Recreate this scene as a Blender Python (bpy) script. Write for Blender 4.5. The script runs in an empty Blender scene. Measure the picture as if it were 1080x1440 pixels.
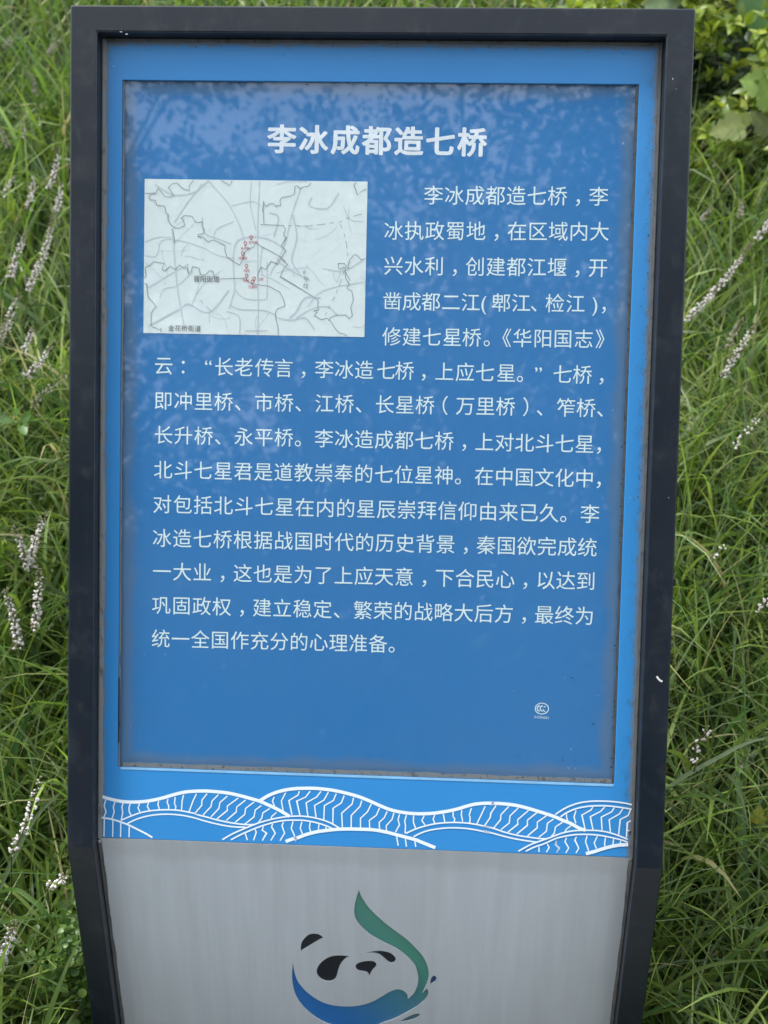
import bpy, bmesh, math, random
import numpy as np
from mathutils import Vector, Matrix

random.seed(7)
rng = np.random.default_rng(11)
SC = bpy.context.scene
COL = SC.collection

# ------------------------------------------------------------------ camera
LEAN = math.radians(21.98)          # the upper face of the sign leans back, the foot is upright
ZC = 0.50                           # height of the crease above the ground
ST, CT = math.sin(LEAN), math.cos(LEAN)
CAM_ROT = [[0.9986353223680173, -0.021799065834894906, 0.047458335913219914],
           [0.024951732193304498, 0.9974486761143437, -0.06688459896191613],
           [-0.04587923255111961, 0.06797749073383526, 0.9966314046697763]]
CAM_POS = (0.08716087769656775, -0.5367025967066811, -1.4830082155858182)
FPX = 1700.0


def UP(u, v, w):
    """point on the leaning upper part: u right, v down the face from the crease, w into the sign"""
    return Vector((u, -v * ST + w * CT, ZC - v * CT - w * ST))


def vec(u, v, w):
    return Vector((u, -v * ST + w * CT, -v * CT - w * ST))


cam = bpy.data.cameras.new('camera')
cam.sensor_fit = 'VERTICAL'
cam.sensor_height = 24.0
cam.lens = 24.0 * FPX / 1440.0
cam.clip_start = 0.05
cam.clip_end = 400.0
cam_ob = bpy.data.objects.new('camera', cam)
COL.objects.link(cam_ob)
CX, CY, CZ = [vec(*r) for r in CAM_ROT]      # right, down, forward in the world
CAM = UP(*CAM_POS)
m = Matrix.Identity(4)
for i in range(3):
    m[i][0] = CX[i]; m[i][1] = -CY[i]; m[i][2] = -CZ[i]; m[i][3] = CAM[i]
cam_ob.matrix_world = m
cam.dof.use_dof = True
cam.dof.focus_distance = 1.50
cam.dof.aperture_fstop = 4.8
SC.camera = cam_ob

# ------------------------------------------------------------------ sky and sun
SUN_EL, SUN_AZ = math.radians(62), math.radians(-82)     # high on the left
world = bpy.data.worlds.new('World')
SC.world = world
world.use_nodes = True
wn, wl = world.node_tree.nodes, world.node_tree.links
wn.clear()
wo = wn.new('ShaderNodeOutputWorld'); bg = wn.new('ShaderNodeBackground')
sky = wn.new('ShaderNodeTexSky'); sky.sky_type = 'NISHITA'; sky.sun_disc = False
sky.sun_elevation = SUN_EL; sky.sun_rotation = SUN_AZ; sky.dust_density = 3.0; sky.air_density = 1.0
tc = wn.new('ShaderNodeTexCoord'); cn = wn.new('ShaderNodeTexNoise'); cn.inputs['Scale'].default_value = 2.2
cn.inputs['Detail'].default_value = 6
cr = wn.new('ShaderNodeValToRGB'); cr.color_ramp.elements[0].position = .35; cr.color_ramp.elements[1].position = .65
cr.color_ramp.elements[0].color = (.6, .6, .6, 1); cr.color_ramp.elements[1].color = (.95, .95, .95, 1)
mx = wn.new('ShaderNodeMix'); mx.data_type = 'RGBA'
mx.inputs['B'].default_value = (7.2, 7.6, 8.2, 1)
wl.new(tc.outputs['Generated'], cn.inputs['Vector']); wl.new(cn.outputs['Fac'], cr.inputs['Fac'])
wl.new(cr.outputs['Color'], mx.inputs['Factor']); wl.new(sky.outputs['Color'], mx.inputs['A'])
wl.new(mx.outputs['Result'], bg.inputs['Color'])
bg.inputs['Strength'].default_value = 0.13
wl.new(bg.outputs['Background'], wo.inputs['Surface'])

sun = bpy.data.lights.new('sun', 'SUN')
sun.energy = 2.2; sun.angle = math.radians(14); sun.color = (1.0, .96, .9)
sun_ob = bpy.data.objects.new('sun', sun); COL.objects.link(sun_ob)
sd = Vector((math.sin(SUN_AZ) * math.cos(SUN_EL), math.cos(SUN_AZ) * math.cos(SUN_EL), math.sin(SUN_EL)))
sun_ob.rotation_euler = sd.to_track_quat('Z', 'Y').to_euler()
sun_ob.location = sd * 10

SC.view_settings.view_transform = 'Standard'
SC.view_settings.look = 'None'
SC.view_settings.exposure = 1.0
SC.view_settings.gamma = 1.0
SC.view_settings.use_curve_mapping = False
SC.cycles.max_bounces = 8
SC.cycles.transparent_max_bounces = 12


# ------------------------------------------------------------------ helpers
def ray(x, y):
    """direction in the world of the photograph's pixel (x, y)"""
    return (CX * ((x - 540) / FPX) + CY * ((y - 720) / FPX) + CZ).normalized()


def px_up(x, y, w):
    """(u, v) of a pixel on the leaning face at depth w"""
    d = ray(x, y); n = vec(0, 0, 1)
    p = CAM + d * ((UP(0, 0, w) - CAM).dot(n) / d.dot(n))
    q = p - UP(0, 0, w)
    return q.x, q.dot(vec(0, 1, 0))


def px_low(x, y, w):
    """(x, z) of a pixel on the upright foot at depth w"""
    d = ray(x, y)
    p = CAM + d * ((w - CAM.y) / d.y)
    return p.x, p.z


def ground(x, y):
    """height of the bank behind the sign"""
    def ss(a, b, t):
        t = np.clip((t - a) / (b - a), 0, 1); return t * t * (3 - 2 * t)
    y = np.asarray(y, float); x = np.asarray(x, float)
    z = 0.34 * np.clip(y - .0, 0, 4.2) * ss(-.05, .9, y) + .06 * np.clip(y - 4.2, 0, 30)
    z = z + .03 * np.sin(x * 2.1 + y * 1.3) * ss(0, 1, y)
    return z


def on_bank(x, y, h):
    """where the ray of a pixel comes within h of the ground"""
    d = ray(x, y); t = 1.2
    while t < 9:
        p = CAM + d * t
        if p.z - float(ground(p.x, p.y)) < h and p.y > .06:
            return p
        t += .01
    return CAM + d * 5


def link(name, me, mats, parent=None):
    ob = bpy.data.objects.new(name, me)
    for mt in (mats if isinstance(mats, (list, tuple)) else [mats]):
        me.materials.append(mt)
    COL.objects.link(ob)
    ob.parent = parent
    return ob


def mesh(name, verts, faces, mat, parent=None, smooth=False):
    me = bpy.data.meshes.new(name)
    me.from_pydata([tuple(v) for v in verts], [], faces)
    me.update()
    if smooth:
        me.polygons.foreach_set('use_smooth', [True] * len(me.polygons))
    return link(name, me, mat, parent)


def empty(name, loc, label, cat, group=None):
    o = bpy.data.objects.new(name, None)
    o.empty_display_size = .1
    COL.objects.link(o); o.location = loc
    tag(o, label, cat, group)
    return o


def tag(o, label=None, cat=None, group=None, kind=None):
    for k, v in (('label', label), ('category', cat), ('group', group), ('kind', kind)):
        if v:
            o[k] = v
    return o


def box_up(u0, u1, v0, v1, w0, w1):
    vs = [UP(u, v, w) for w in (w0, w1) for v in (v0, v1) for u in (u0, u1)]
    return vs, [(0, 1, 3, 2), (4, 6, 7, 5), (0, 4, 5, 1), (2, 3, 7, 6), (0, 2, 6, 4), (1, 5, 7, 3)]


def bevel(ob, w, seg=2):
    b = ob.modifiers.new('bevel', 'BEVEL'); b.width = w; b.segments = seg
    b.limit_method = 'ANGLE'; b.angle_limit = math.radians(40)


class Bag:
    def __init__(s): s.v = []; s.f = []
    def add(s, vs, fs):
        n = len(s.v); s.v += [tuple(q) for q in vs]; s.f += [tuple(i + n for i in f) for f in fs]
    def build(s, name, mat, parent=None, smooth=False): return mesh(name, s.v, s.f, mat, parent, smooth)


def catmull(pts, n=6):
    P = [Vector(p) for p in pts]
    if len(P) < 3: return P
    P = [P[0] * 2 - P[1]] + P + [P[-1] * 2 - P[-2]]
    out = []
    for i in range(1, len(P) - 2):
        for k in range(n):
            t = k / n
            a, b, c, d = P[i - 1], P[i], P[i + 1], P[i + 2]
            out.append(.5 * ((2 * b) + (c - a) * t + (2 * a - 5 * b + 4 * c - d) * t * t + (3 * b - a - 3 * c + d) * t ** 3))
    out.append(P[-2])
    return out


def ribbon(pts, width):
    """flat strip along 2-D points: left and right edge points, joined by quads"""
    P = [Vector(p) for p in pts]; L = []; R = []
    for i, p in enumerate(P):
        a = P[max(i - 1, 0)]; b = P[min(i + 1, len(P) - 1)]
        t = (b - a)
        if t.length < 1e-9: t = Vector((1, 0))
        t.normalize(); n = Vector((-t.y, t.x))
        k = 1.0
        if 0 < i < len(P) - 1:
            e = (p - a).normalized(); k = 1 / max(.5, abs(n.dot(Vector((-e.y, e.x)))))
        L.append(p + n * width / 2 * k); R.append(p - n * width / 2 * k)
    n = len(P)
    return L + R, [(i, i + 1, n + i + 1, n + i) for i in range(n - 1)]


# ------------------------------------------------------------------ materials
def new_mat(name):
    mt = bpy.data.materials.new(name); mt.use_nodes = True
    return mt, mt.node_tree.nodes, mt.node_tree.links, mt.node_tree.nodes['Principled BSDF']


def noise(n, l, scale, detail=4, coord='Object', stretch=None, rough=.5):
    tc = n.new('ShaderNodeTexCoord'); t = n.new('ShaderNodeTexNoise')
    t.inputs['Scale'].default_value = scale; t.inputs['Detail'].default_value = detail; t.inputs['Roughness'].default_value = rough
    if stretch:
        mp = n.new('ShaderNodeMapping'); mp.inputs['Scale'].default_value = stretch
        l.new(tc.outputs[coord], mp.inputs['Vector']); l.new(mp.outputs['Vector'], t.inputs['Vector'])
    else:
        l.new(tc.outputs[coord], t.inputs['Vector'])
    return t.outputs['Fac']


def ramp(n, l, src, stops):
    r = n.new('ShaderNodeValToRGB'); e = r.color_ramp.elements
    e[0].position, e[0].color = stops[0][0], (*stops[0][1], 1) if len(stops[0][1]) == 3 else stops[0][1]
    e[1].position, e[1].color = stops[-1][0], (*stops[-1][1], 1)
    for p, c in stops[1:-1]:
        q = e.new(p); q.color = (*c, 1)
    l.new(src, r.inputs['Fac'])
    return r.outputs['Color']


def mixc(n, l, fac, a, b):
    mx = n.new('ShaderNodeMix'); mx.data_type = 'RGBA'
    for s, k in ((fac, 'Factor'), (a, 'A'), (b, 'B')):
        if isinstance(s, (tuple, list)): mx.inputs[k].default_value = (*s, 1)
        elif isinstance(s, (int, float)): mx.inputs[k].default_value = s
        else: l.new(s, mx.inputs[k])
    return mx.outputs['Result']


def mth(n, l, op, a, b=None, clamp=False):
    t = n.new('ShaderNodeMath'); t.operation = op; t.use_clamp = clamp
    for i, s in enumerate((a, b)):
        if s is None: continue
        if isinstance(s, (int, float)): t.inputs[i].default_value = s
        else: l.new(s, t.inputs[i])
    return t.outputs[0]


def bump(n, l, b, src, strength, dist):
    t = n.new('ShaderNodeBump'); t.inputs['Strength'].default_value = strength; t.inputs['Distance'].default_value = dist
    l.new(src, t.inputs['Height']); l.new(t.outputs['Normal'], b.inputs['Normal'])


def edge_distance(n, l, u0, u1, v0, v1):
    """metres to the nearest side of a rectangle on the leaning face"""
    tc = n.new('ShaderNodeTexCoord'); sx = n.new('ShaderNodeSeparateXYZ'); l.new(tc.outputs['Object'], sx.inputs[0])
    z0, z1 = UP(0, v1, .025).z, UP(0, v0, .025).z
    a = mth(n, l, 'SUBTRACT', sx.outputs[0], u0); b = mth(n, l, 'SUBTRACT', u1, sx.outputs[0])
    c = mth(n, l, 'MULTIPLY', mth(n, l, 'SUBTRACT', sx.outputs[2], z0), 1 / CT)
    d = mth(n, l, 'MULTIPLY', mth(n, l, 'SUBTRACT', z1, sx.outputs[2]), 1 / CT)
    return mth(n, l, 'MINIMUM', mth(n, l, 'MINIMUM', a, b), mth(n, l, 'MINIMUM', c, d))


# geometry of the sign (metres)
H, HW, BAR, TOPB, D = 1.0420, .375, .0332, .0321, .0234
GX0, GX1, GY0, GY1 = -.3169, .3153, -.9600, -.0978      # opening in the blue sheet
IN = HW - BAR
VC = -D * math.tan(LEAN / 2)

# frame paint: dark blue grey, chalky dust, small chips
M = {}
mt, n, l, b = new_mat('frame_paint'); M['frame'] = mt
f1 = noise(n, l, 9, 5, stretch=(1, 1, .5)); f2 = noise(n, l, 260, 3)
c = mixc(n, l, ramp(n, l, f1, [(.35, (0,) * 3), (.75, (.5,) * 3)]), (.0040, .0085, .0160), (.0095, .0145, .023))
chip = ramp(n, l, f2, [(.80, (0,) * 3), (.82, (1,) * 3)])
f6 = noise(n, l, 26, 8, rough=.7); f7 = noise(n, l, 70, 5, stretch=(1, 1, .12))
c = mixc(n, l, mth(n, l, 'MULTIPLY', ramp(n, l, f6, [(.52, (0,) * 3), (.78, (1,) * 3)]), .45), c, (.045, .052, .058))
c = mixc(n, l, mth(n, l, 'MULTIPLY', ramp(n, l, f7, [(.60, (0,) * 3), (.75, (1,) * 3)]), .22), c, (.06, .065, .07))
c = mixc(n, l, mth(n, l, 'MULTIPLY', chip, .6), c, (.30, .32, .34))
l.new(c, b.inputs['Base Color'])
l.new(ramp(n, l, f1, [(.3, (.30,) * 3), (.7, (.42,) * 3)]), b.inputs['Roughness'])
b.inputs['Specular IOR Level'].default_value = .5
bump(n, l, b, noise(n, l, 500, 2), .08, .0004)

# blue sheet paint
mt, n, l, b = new_mat('light_blue_paint'); M['blue'] = mt
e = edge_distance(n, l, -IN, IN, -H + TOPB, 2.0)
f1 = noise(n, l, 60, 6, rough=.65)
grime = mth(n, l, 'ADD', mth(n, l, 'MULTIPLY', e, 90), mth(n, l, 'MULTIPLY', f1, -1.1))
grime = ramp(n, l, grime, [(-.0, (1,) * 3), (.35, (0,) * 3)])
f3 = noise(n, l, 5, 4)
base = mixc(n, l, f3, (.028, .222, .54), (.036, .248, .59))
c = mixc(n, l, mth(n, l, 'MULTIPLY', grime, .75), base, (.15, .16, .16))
f4 = noise(n, l, 330, 4, rough=.7)
tc = n.new('ShaderNodeTexCoord'); sx = n.new('ShaderNodeSeparateXYZ'); l.new(tc.outputs['Object'], sx.inputs[0])
rt = mth(n, l, 'MULTIPLY', mth(n, l, 'SUBTRACT', sx.outputs[0], .318), 40, True)          # dirtier down the right side
f5 = noise(n, l, 120, 7, rough=.75, stretch=(1, 1, .45))
stain = mth(n, l, 'MULTIPLY', ramp(n, l, f5, [(.50, (0,) * 3), (.66, (1,) * 3)]), mth(n, l, 'MULTIPLY', rt, .75))
c = mixc(n, l, stain, c, (.05, .08, .10))
c = mixc(n, l, mth(n, l, 'MULTIPLY', ramp(n, l, f4, [(.70, (0,) * 3), (.76, (1,) * 3)]), .55), c, (.03, .05, .07))
l.new(c, b.inputs['Base Color']); b.inputs['Roughness'].default_value = .38
bump(n, l, b, noise(n, l, 25, 3), .03, .002)

# printed board
mt, n, l, b = new_mat('printed_blue_board'); M['board'] = mt
e = edge_distance(n, l, GX0, GX1, GY0, GY1)
f1 = noise(n, l, 16, 5); f2 = noise(n, l, 3, 3)
hz = mth(n, l, 'ADD', mth(n, l, 'MULTIPLY', e, 48), mth(n, l, 'MULTIPLY', f1, -1.0))
hz = ramp(n, l, hz, [(.0, (1,) * 3), (.55, (0,) * 3)])
base = mixc(n, l, f2, (.026, .195, .485), (.033, .216, .525))
c = mixc(n, l, mth(n, l, 'MULTIPLY', hz, .5), base, (.15, .20, .26))
l.new(c, b.inputs['Base Color']); b.inputs['Roughness'].default_value = .6
b.inputs['Specular IOR Level'].default_value = .2


def flat(name, col, rough=.6, spec=.3, metal=0, var=.12, sc=40):
    mt, n, l, b = new_mat(name)
    f = noise(n, l, sc, 4)
    c = mixc(n, l, f, tuple(q * (1 - var) for q in col), tuple(min(1, q * (1 + var)) for q in col))
    l.new(c, b.inputs['Base Color']); b.inputs['Roughness'].default_value = rough
    b.inputs['Specular IOR Level'].default_value = spec; b.inputs['Metallic'].default_value = metal
    return mt


M['print_white'] = flat('white_print', (.80, .96, .98), .6, .2, var=.05)
M['title_white'] = flat('title_white_print', (.84, .90, .95), .6, .2, var=.05)
M['wave_white'] = flat('white_wave_print', (.72, .80, .87), .5, .3, var=.06)
M['map_paper'] = flat('map_paper', (.80, .88, .87), .7, .2, var=.02, sc=8)
M['map_grey'] = flat('map_boundary_ink', (.27, .30, .33), .7, .1, var=.25, sc=90)
M['map_road'] = flat('map_road_ink', (.63, .69, .73), .7, .1, var=.05)
M['map_white'] = flat('map_white_road_ink', (.80, .88, .89), .7, .1, var=.03)
M['map_text'] = flat('map_text_ink', (.10, .11, .12), .7, .1)
M['map_red'] = flat('map_red_ink', (.45, .05, .08), .7, .1)
M['map_pale_text'] = flat('map_pale_text_ink', (.33, .37, .42), .7, .1)
M['inlay_black'] = flat('dark_navy_inlay', (.010, .014, .020), .35, .4)
M['back_grey'] = flat('dark_back_sheet', (.03, .035, .04), .6, .3)
M['speck'] = flat('dark_dirt', (.025, .028, .022), .9, .1)
M['pale_speck'] = flat('pale_dropping', (.62, .62, .58), .8, .2)
M['screw'] = flat('weathered_steel_screw', (.35, .36, .37), .35, .5, metal=.9)

# sealant strip
mt, n, l, b = new_mat('aged_sealant'); M['seal'] = mt
f1 = noise(n, l, 120, 6, rough=.7, stretch=(1, 1, .35)); f2 = noise(n, l, 14, 3)
c = mixc(n, l, f2, (.115, .155, .18), (.17, .165, .155))
c = mixc(n, l, ramp(n, l, f1, [(.55, (0,) * 3), (.70, (1,) * 3)]), c, (.045, .045, .04))
l.new(c, b.inputs['Base Color']); b.inputs['Roughness'].default_value = .65
bump(n, l, b, f1, .4, .0015)

mt, n, l, b = new_mat('grimy_sealant'); M['seal_dark'] = mt
f1 = noise(n, l, 150, 6, rough=.7, stretch=(1, 1, .3)); f2 = noise(n, l, 11, 3)
c = mixc(n, l, f2, (.045, .05, .055), (.085, .085, .075))
c = mixc(n, l, ramp(n, l, f1, [(.5, (0,) * 3), (.68, (1,) * 3)]), c, (.018, .018, .017))
l.new(c, b.inputs['Base Color']); b.inputs['Roughness'].default_value = .6
bump(n, l, b, f1, .4, .0015)

# brushed steel
mt, n, l, b = new_mat('brushed_steel'); M['steel'] = mt
f1 = noise(n, l, 60, 6, stretch=(1, 1, .06), rough=.6); f2 = noise(n, l, 900, 3, stretch=(1, 1, .02)); f3 = noise(n, l, 7, 5, stretch=(1, 1, .35))
c = ramp(n, l, f1, [(.25, (.52, .565, .605)), (.75, (.60, .645, .685))])
c = mixc(n, l, ramp(n, l, f3, [(.4, (0,) * 3), (.75, (.35,) * 3)]), c, (.41, .43, .435))
tc = n.new('ShaderNodeTexCoord'); sx = n.new('ShaderNodeSeparateXYZ'); l.new(tc.outputs['Object'], sx.inputs[0])
drip = noise(n, l, 34, 5, stretch=(1, 1, .05), rough=.6)
drip = ramp(n, l, drip, [(.50, (0,) * 3), (.70, (1,) * 3)])
c = mixc(n, l, mth(n, l, 'MULTIPLY', drip, .2), c, (.34, .355, .36))
pal = ramp(n, l, noise(n, l, 21, 5, stretch=(1, 1, .09), rough=.65), [(.55, (0,) * 3), (.68, (1,) * 3)])
c = mixc(n, l, mth(n, l, 'MULTIPLY', pal, .25), c, (.62, .66, .70))
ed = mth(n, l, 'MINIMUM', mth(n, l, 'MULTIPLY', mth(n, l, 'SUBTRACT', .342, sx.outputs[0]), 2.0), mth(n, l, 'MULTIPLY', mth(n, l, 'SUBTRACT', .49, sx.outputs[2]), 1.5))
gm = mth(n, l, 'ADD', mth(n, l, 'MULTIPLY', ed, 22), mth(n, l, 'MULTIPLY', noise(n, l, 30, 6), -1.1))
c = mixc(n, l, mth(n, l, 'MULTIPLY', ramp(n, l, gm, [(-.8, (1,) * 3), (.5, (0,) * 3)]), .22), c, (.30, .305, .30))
spots = ramp(n, l, noise(n, l, 210, 4), [(.74, (0,) * 3), (.78, (1,) * 3)])
c = mixc(n, l, mth(n, l, 'MULTIPLY', spots, .35), c, (.16, .15, .14))
l.new(c, b.inputs['Base Color']); b.inputs['Metallic'].default_value = .2
l.new(ramp(n, l, f2, [(.2, (.42,) * 3), (.8, (.58,) * 3)]), b.inputs['Roughness'])
bump(n, l, b, f2, .06, .0004)

# blue to green inlay paint (the colour runs along the emblem)
mt, n, l, b = new_mat('blue_green_inlay'); M['inlay'] = mt
tc = n.new('ShaderNodeTexCoord'); sx = n.new('ShaderNodeSeparateXYZ'); l.new(tc.outputs['Object'], sx.inputs[0])
ax, az = px_low(420, 1400, 0); bx, bz = px_low(560, 1320, 0)
dx, dz = bx - ax, bz - az; LL = dx * dx + dz * dz
t = mth(n, l, 'ADD', mth(n, l, 'MULTIPLY', mth(n, l, 'SUBTRACT', sx.outputs[0], ax), dx / LL),
        mth(n, l, 'MULTIPLY', mth(n, l, 'SUBTRACT', sx.outputs[2], az), dz / LL))
c = ramp(n, l, t, [(.0, (.020, .155, .46)), (.35, (.045, .185, .34)), (.62, (.060, .21, .25)), (.85, (.065, .26, .20))])
l.new(c, b.inputs['Base Color']); b.inputs['Roughness'].default_value = .35
M['inlay_blue'] = flat('deep_blue_inlay', (.02, .06, .17), .35, .4)
M['inlay_teal'] = flat('grey_teal_inlay', (.07, .15, .18), .35, .4)

# clear cover: passes light, mirrors more towards grazing angles
mt, n, l, b = new_mat('clear_cover'); M['glass'] = mt
n.remove(b); out = n['Material Output']
lw = n.new('ShaderNodeLayerWeight'); lw.inputs['Blend'].default_value = .5
geo = n.new('ShaderNodeNewGeometry'); vm = n.new('ShaderNodeVectorMath'); vm.operation = 'DOT_PRODUCT'
l.new(geo.outputs['Incoming'], vm.inputs[0]); l.new(geo.outputs['Normal'], vm.inputs[1])
cs = mth(n, l, 'ABSOLUTE', vm.outputs['Value'])
p5 = mth(n, l, 'POWER', mth(n, l, 'SUBTRACT', 1.0, cs), 5)
fr = mth(n, l, 'ADD', mth(n, l, 'MULTIPLY', p5, .96), .042)
tr = n.new('ShaderNodeBsdfTransparent'); tr.inputs['Color'].default_value = (.975, .985, .985, 1)
gl = n.new('ShaderNodeBsdfGlossy'); gl.inputs['Roughness'].default_value = .018
df = n.new('ShaderNodeBsdfDiffuse'); df.inputs['Color'].default_value = (.5, .52, .52, 1)
ms = n.new('ShaderNodeMixShader'); ms2 = n.new('ShaderNodeMixShader')
dust = ramp(n, l, noise(n, l, 4, 6, rough=.6), [(.3, (.006,) * 3), (.8, (.026,) * 3)])
l.new(fr, ms.inputs[0]); l.new(tr.outputs[0], ms.inputs[1]); l.new(gl.outputs[0], ms.inputs[2])
l.new(dust, ms2.inputs[0]); l.new(ms.outputs[0], ms2.inputs[1]); l.new(df.outputs[0], ms2.inputs[2])
l.new(ms2.outputs[0], out.inputs['Surface'])


def leaf_mat(name, attr=True, col=(.06, .12, .02), rough=.42, trans=.35, hue=None):
    mt, n, l, b = new_mat(name)
    out = n['Material Output']
    if attr:
        at = n.new('ShaderNodeAttribute'); at.attribute_name = 'tint'; csrc = at.outputs['Color']
    else:
        f = noise(n, l, 18, 4)
        csrc = mixc(n, l, f, tuple(q * .8 for q in col), tuple(q * 1.25 for q in col))
    l.new(csrc, b.inputs['Base Color']); b.inputs['Roughness'].default_value = rough
    b.inputs['Specular IOR Level'].default_value = .45
    t = n.new('ShaderNodeBsdfTranslucent'); hs = n.new('ShaderNodeHueSaturation')
    hs.inputs['Value'].default_value = 1.25; hs.inputs['Saturation'].default_value = 1.1
    l.new(csrc, hs.inputs['Color']); l.new(hs.outputs['Color'], t.inputs['Color'])
    ms = n.new('ShaderNodeMixShader'); ms.inputs[0].default_value = trans
    l.new(b.outputs[0], ms.inputs[1]); l.new(t.outputs[0], ms.inputs[2]); l.new(ms.outputs[0], out.inputs['Surface'])
    return mt


M['grass'] = leaf_mat('grass_leaf', trans=.42)
M['leaf'] = leaf_mat('bush_leaf', rough=.35)
M['tree_leaf'] = leaf_mat('tree_leaf', rough=.75, trans=.12)
M['petal'] = flat('pale_lilac_petal', (.72, .66, .68), .6, .2, var=.12, sc=300)
M['stem'] = flat('green_brown_stem', (.09, .11, .04), .6, .2, var=.3, sc=60)
M['bark'] = flat('grey_brown_bark', (.10, .08, .06), .9, .1, var=.4, sc=30)
mt, n, l, b = new_mat('dark_soil'); M['soil'] = mt
l.new(ramp(n, l, noise(n, l, 14, 8), [(.3, (.012, .012, .007)), (.6, (.03, .035, .014)), (.8, (.035, .055, .015))]), b.inputs['Base Color'])
b.inputs['Roughness'].default_value = .95; bump(n, l, b, noise(n, l, 40, 6), .8, .02)
mt, n, l, b = new_mat('concrete_paving'); M['path'] = mt
l.new(ramp(n, l, noise(n, l, 22, 8), [(.3, (.20, .205, .21)), (.7, (.28, .285, .29))]), b.inputs['Base Color'])
b.inputs['Roughness'].default_value = .85; bump(n, l, b, noise(n, l, 200, 4), .4, .003)

# ------------------------------------------------------------------ ground and path
xs = np.concatenate([np.linspace(-60, -4, 15), np.linspace(-3.5, 3.5, 36), np.linspace(4, 60, 15)])
ys = np.concatenate([np.linspace(-60, -1.5, 16), np.linspace(-1, 5, 49), np.linspace(6, 90, 18)])
V = [(x, y, float(ground(x, y))) for y in ys for x in xs]
nx = len(xs)
F = [(j * nx + i, j * nx + i + 1, (j + 1) * nx + i + 1, (j + 1) * nx + i) for j in range(len(ys) - 1) for i in range(nx - 1)]
tag(mesh('ground', V, F, M['soil'], smooth=True), kind='structure')
ps = Bag()
ps.add([(x, y, z) for z in (-.1, .02) for y in (-3.1, -.30) for x in (-30, 30)],
       [(0, 2, 3, 1), (4, 5, 7, 6), (0, 1, 5, 4), (2, 6, 7, 3), (0, 4, 6, 2), (1, 3, 7, 5)])
tag(ps.build('path', M['path']), kind='structure')

# ------------------------------------------------------------------ the sign
sign = empty('information_sign', (0, 0, 0),
             'tall dark framed information board with blue face, white Chinese text and steel foot panel', 'sign')

# frame: one bent rim, 6 cm deep
us = [-HW, -IN, IN, HW]
BK = .060
def frame_pt(u, row, w):
    if row == 0: return UP(u, -H, w)
    if row == 1: return UP(u, -H + TOPB, w)
    if row == 2: return UP(u, -w * math.tan(LEAN / 2), w)
    return Vector((u, w, -.04))
idx = {}; V = []
for k, w in enumerate((0, BK)):
    for r in range(4):
        for i, u in enumerate(us):
            idx[k, r, i] = len(V); V.append(frame_pt(u, r, w))
cells = [(0, 0), (0, 1), (0, 2), (1, 0), (2, 0), (1, 2), (2, 2)]
F = []
for r, i in cells:
    F.append((idx[0, r, i], idx[0, r + 1, i], idx[0, r + 1, i + 1], idx[0, r, i + 1]))
    F.append((idx[1, r, i], idx[1, r, i + 1], idx[1, r + 1, i + 1], idx[1, r + 1, i]))
    for (dr, di, a, c2) in ((-1, 0, (r, i), (r, i + 1)), (1, 0, (r + 1, i + 1), (r + 1, i)), (0, -1, (r + 1, i), (r, i)), (0, 1, (r, i + 1), (r + 1, i + 1))):
        if (r + dr, i + di) not in cells:
            F.append((idx[0, *a], idx[0, *c2], idx[1, *c2], idx[1, *a]))
fr_ob = mesh('frame', V, F, M['frame'], sign)
bevel(fr_ob, .0022, 3)

# closed back
bk = Bag()
vs = [frame_pt(u, r, w) for w in (BK - .006, BK - .003) for r in (1, 2, 3) for u in (-IN, IN)]
bk.add(vs, [(0, 1, 3, 2), (2, 3, 5, 4), (6, 8, 9, 7), (8, 10, 11, 9), (0, 6, 7, 1), (4, 5, 11, 10), (0, 2, 8, 6), (2, 4, 10, 8), (1, 7, 9, 3), (3, 9, 11, 5)])
bk.build('back_sheet', M['back_grey'], sign)

# blue sheet with the opening (3 mm), running from the top rail to the crease
bl = Bag()
T = .003
grid_u = [-IN + .0006, GX0, GX1, IN - .0006]; grid_v = [-H + TOPB + .0006, GY0, GY1, VC - .0003]
iv = {}; vs = []
for k, w in enumerate((D, D + T)):
    for r, v in enumerate(grid_v):
        for i, u in enumerate(grid_u):
            iv[k, r, i] = len(vs); vs.append(UP(u, v, w))
fs = []
cl = [(r, i) for r in range(3) for i in range(3) if (r, i) != (1, 1)]
for r, i in cl:
    fs.append((iv[0, r, i], iv[0, r + 1, i], iv[0, r + 1, i + 1], iv[0, r, i + 1]))
    fs.append((iv[1, r, i], iv[1, r, i + 1], iv[1, r + 1, i + 1], iv[1, r + 1, i]))
    for (dr, di, a, c2) in ((-1, 0, (r, i), (r, i + 1)), (1, 0, (r + 1, i + 1), (r + 1, i)), (0, -1, (r + 1, i), (r, i)), (0, 1, (r, i + 1), (r + 1, i + 1))):
        if (r + dr, i + di) not in cl:
            fs.append((iv[0, *a], iv[0, *c2], iv[1, *c2], iv[1, *a]))
bl.add(vs, fs)
blue = bl.build('blue_sheet', M['blue'], sign)
bevel(blue, .0006, 2)

# sealant beads between the rim and the sheet, lumpy and uneven in width
def bead(name, pts, wid, parent, seed, rise=.003, mat='seal'):
    """pts: list of (fn) positions given as (point, inward dir, outward normal)"""
    rnd = random.Random(seed); b = Bag(); n = len(pts); vs = []
    k = 0.0
    for i, (p, d, nn) in enumerate(pts):
        k = .75 * k + .25 * rnd.uniform(-1, 1)
        w = wid * (1 + .55 * k); r = rise * (1 + .3 * k)
        vs += [p, p + nn * r, p + d * w * .35 + nn * r * .9, p + d * w * .8 + nn * r * .35, p + d * w]
    fs = [(i * 5 + j, i * 5 + j + 1, i * 5 + j + 6, i * 5 + j + 5) for i in range(n - 1) for j in range(4)]
    b.add(vs, fs)
    return b.build(name, M[mat], parent, smooth=True)

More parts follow.
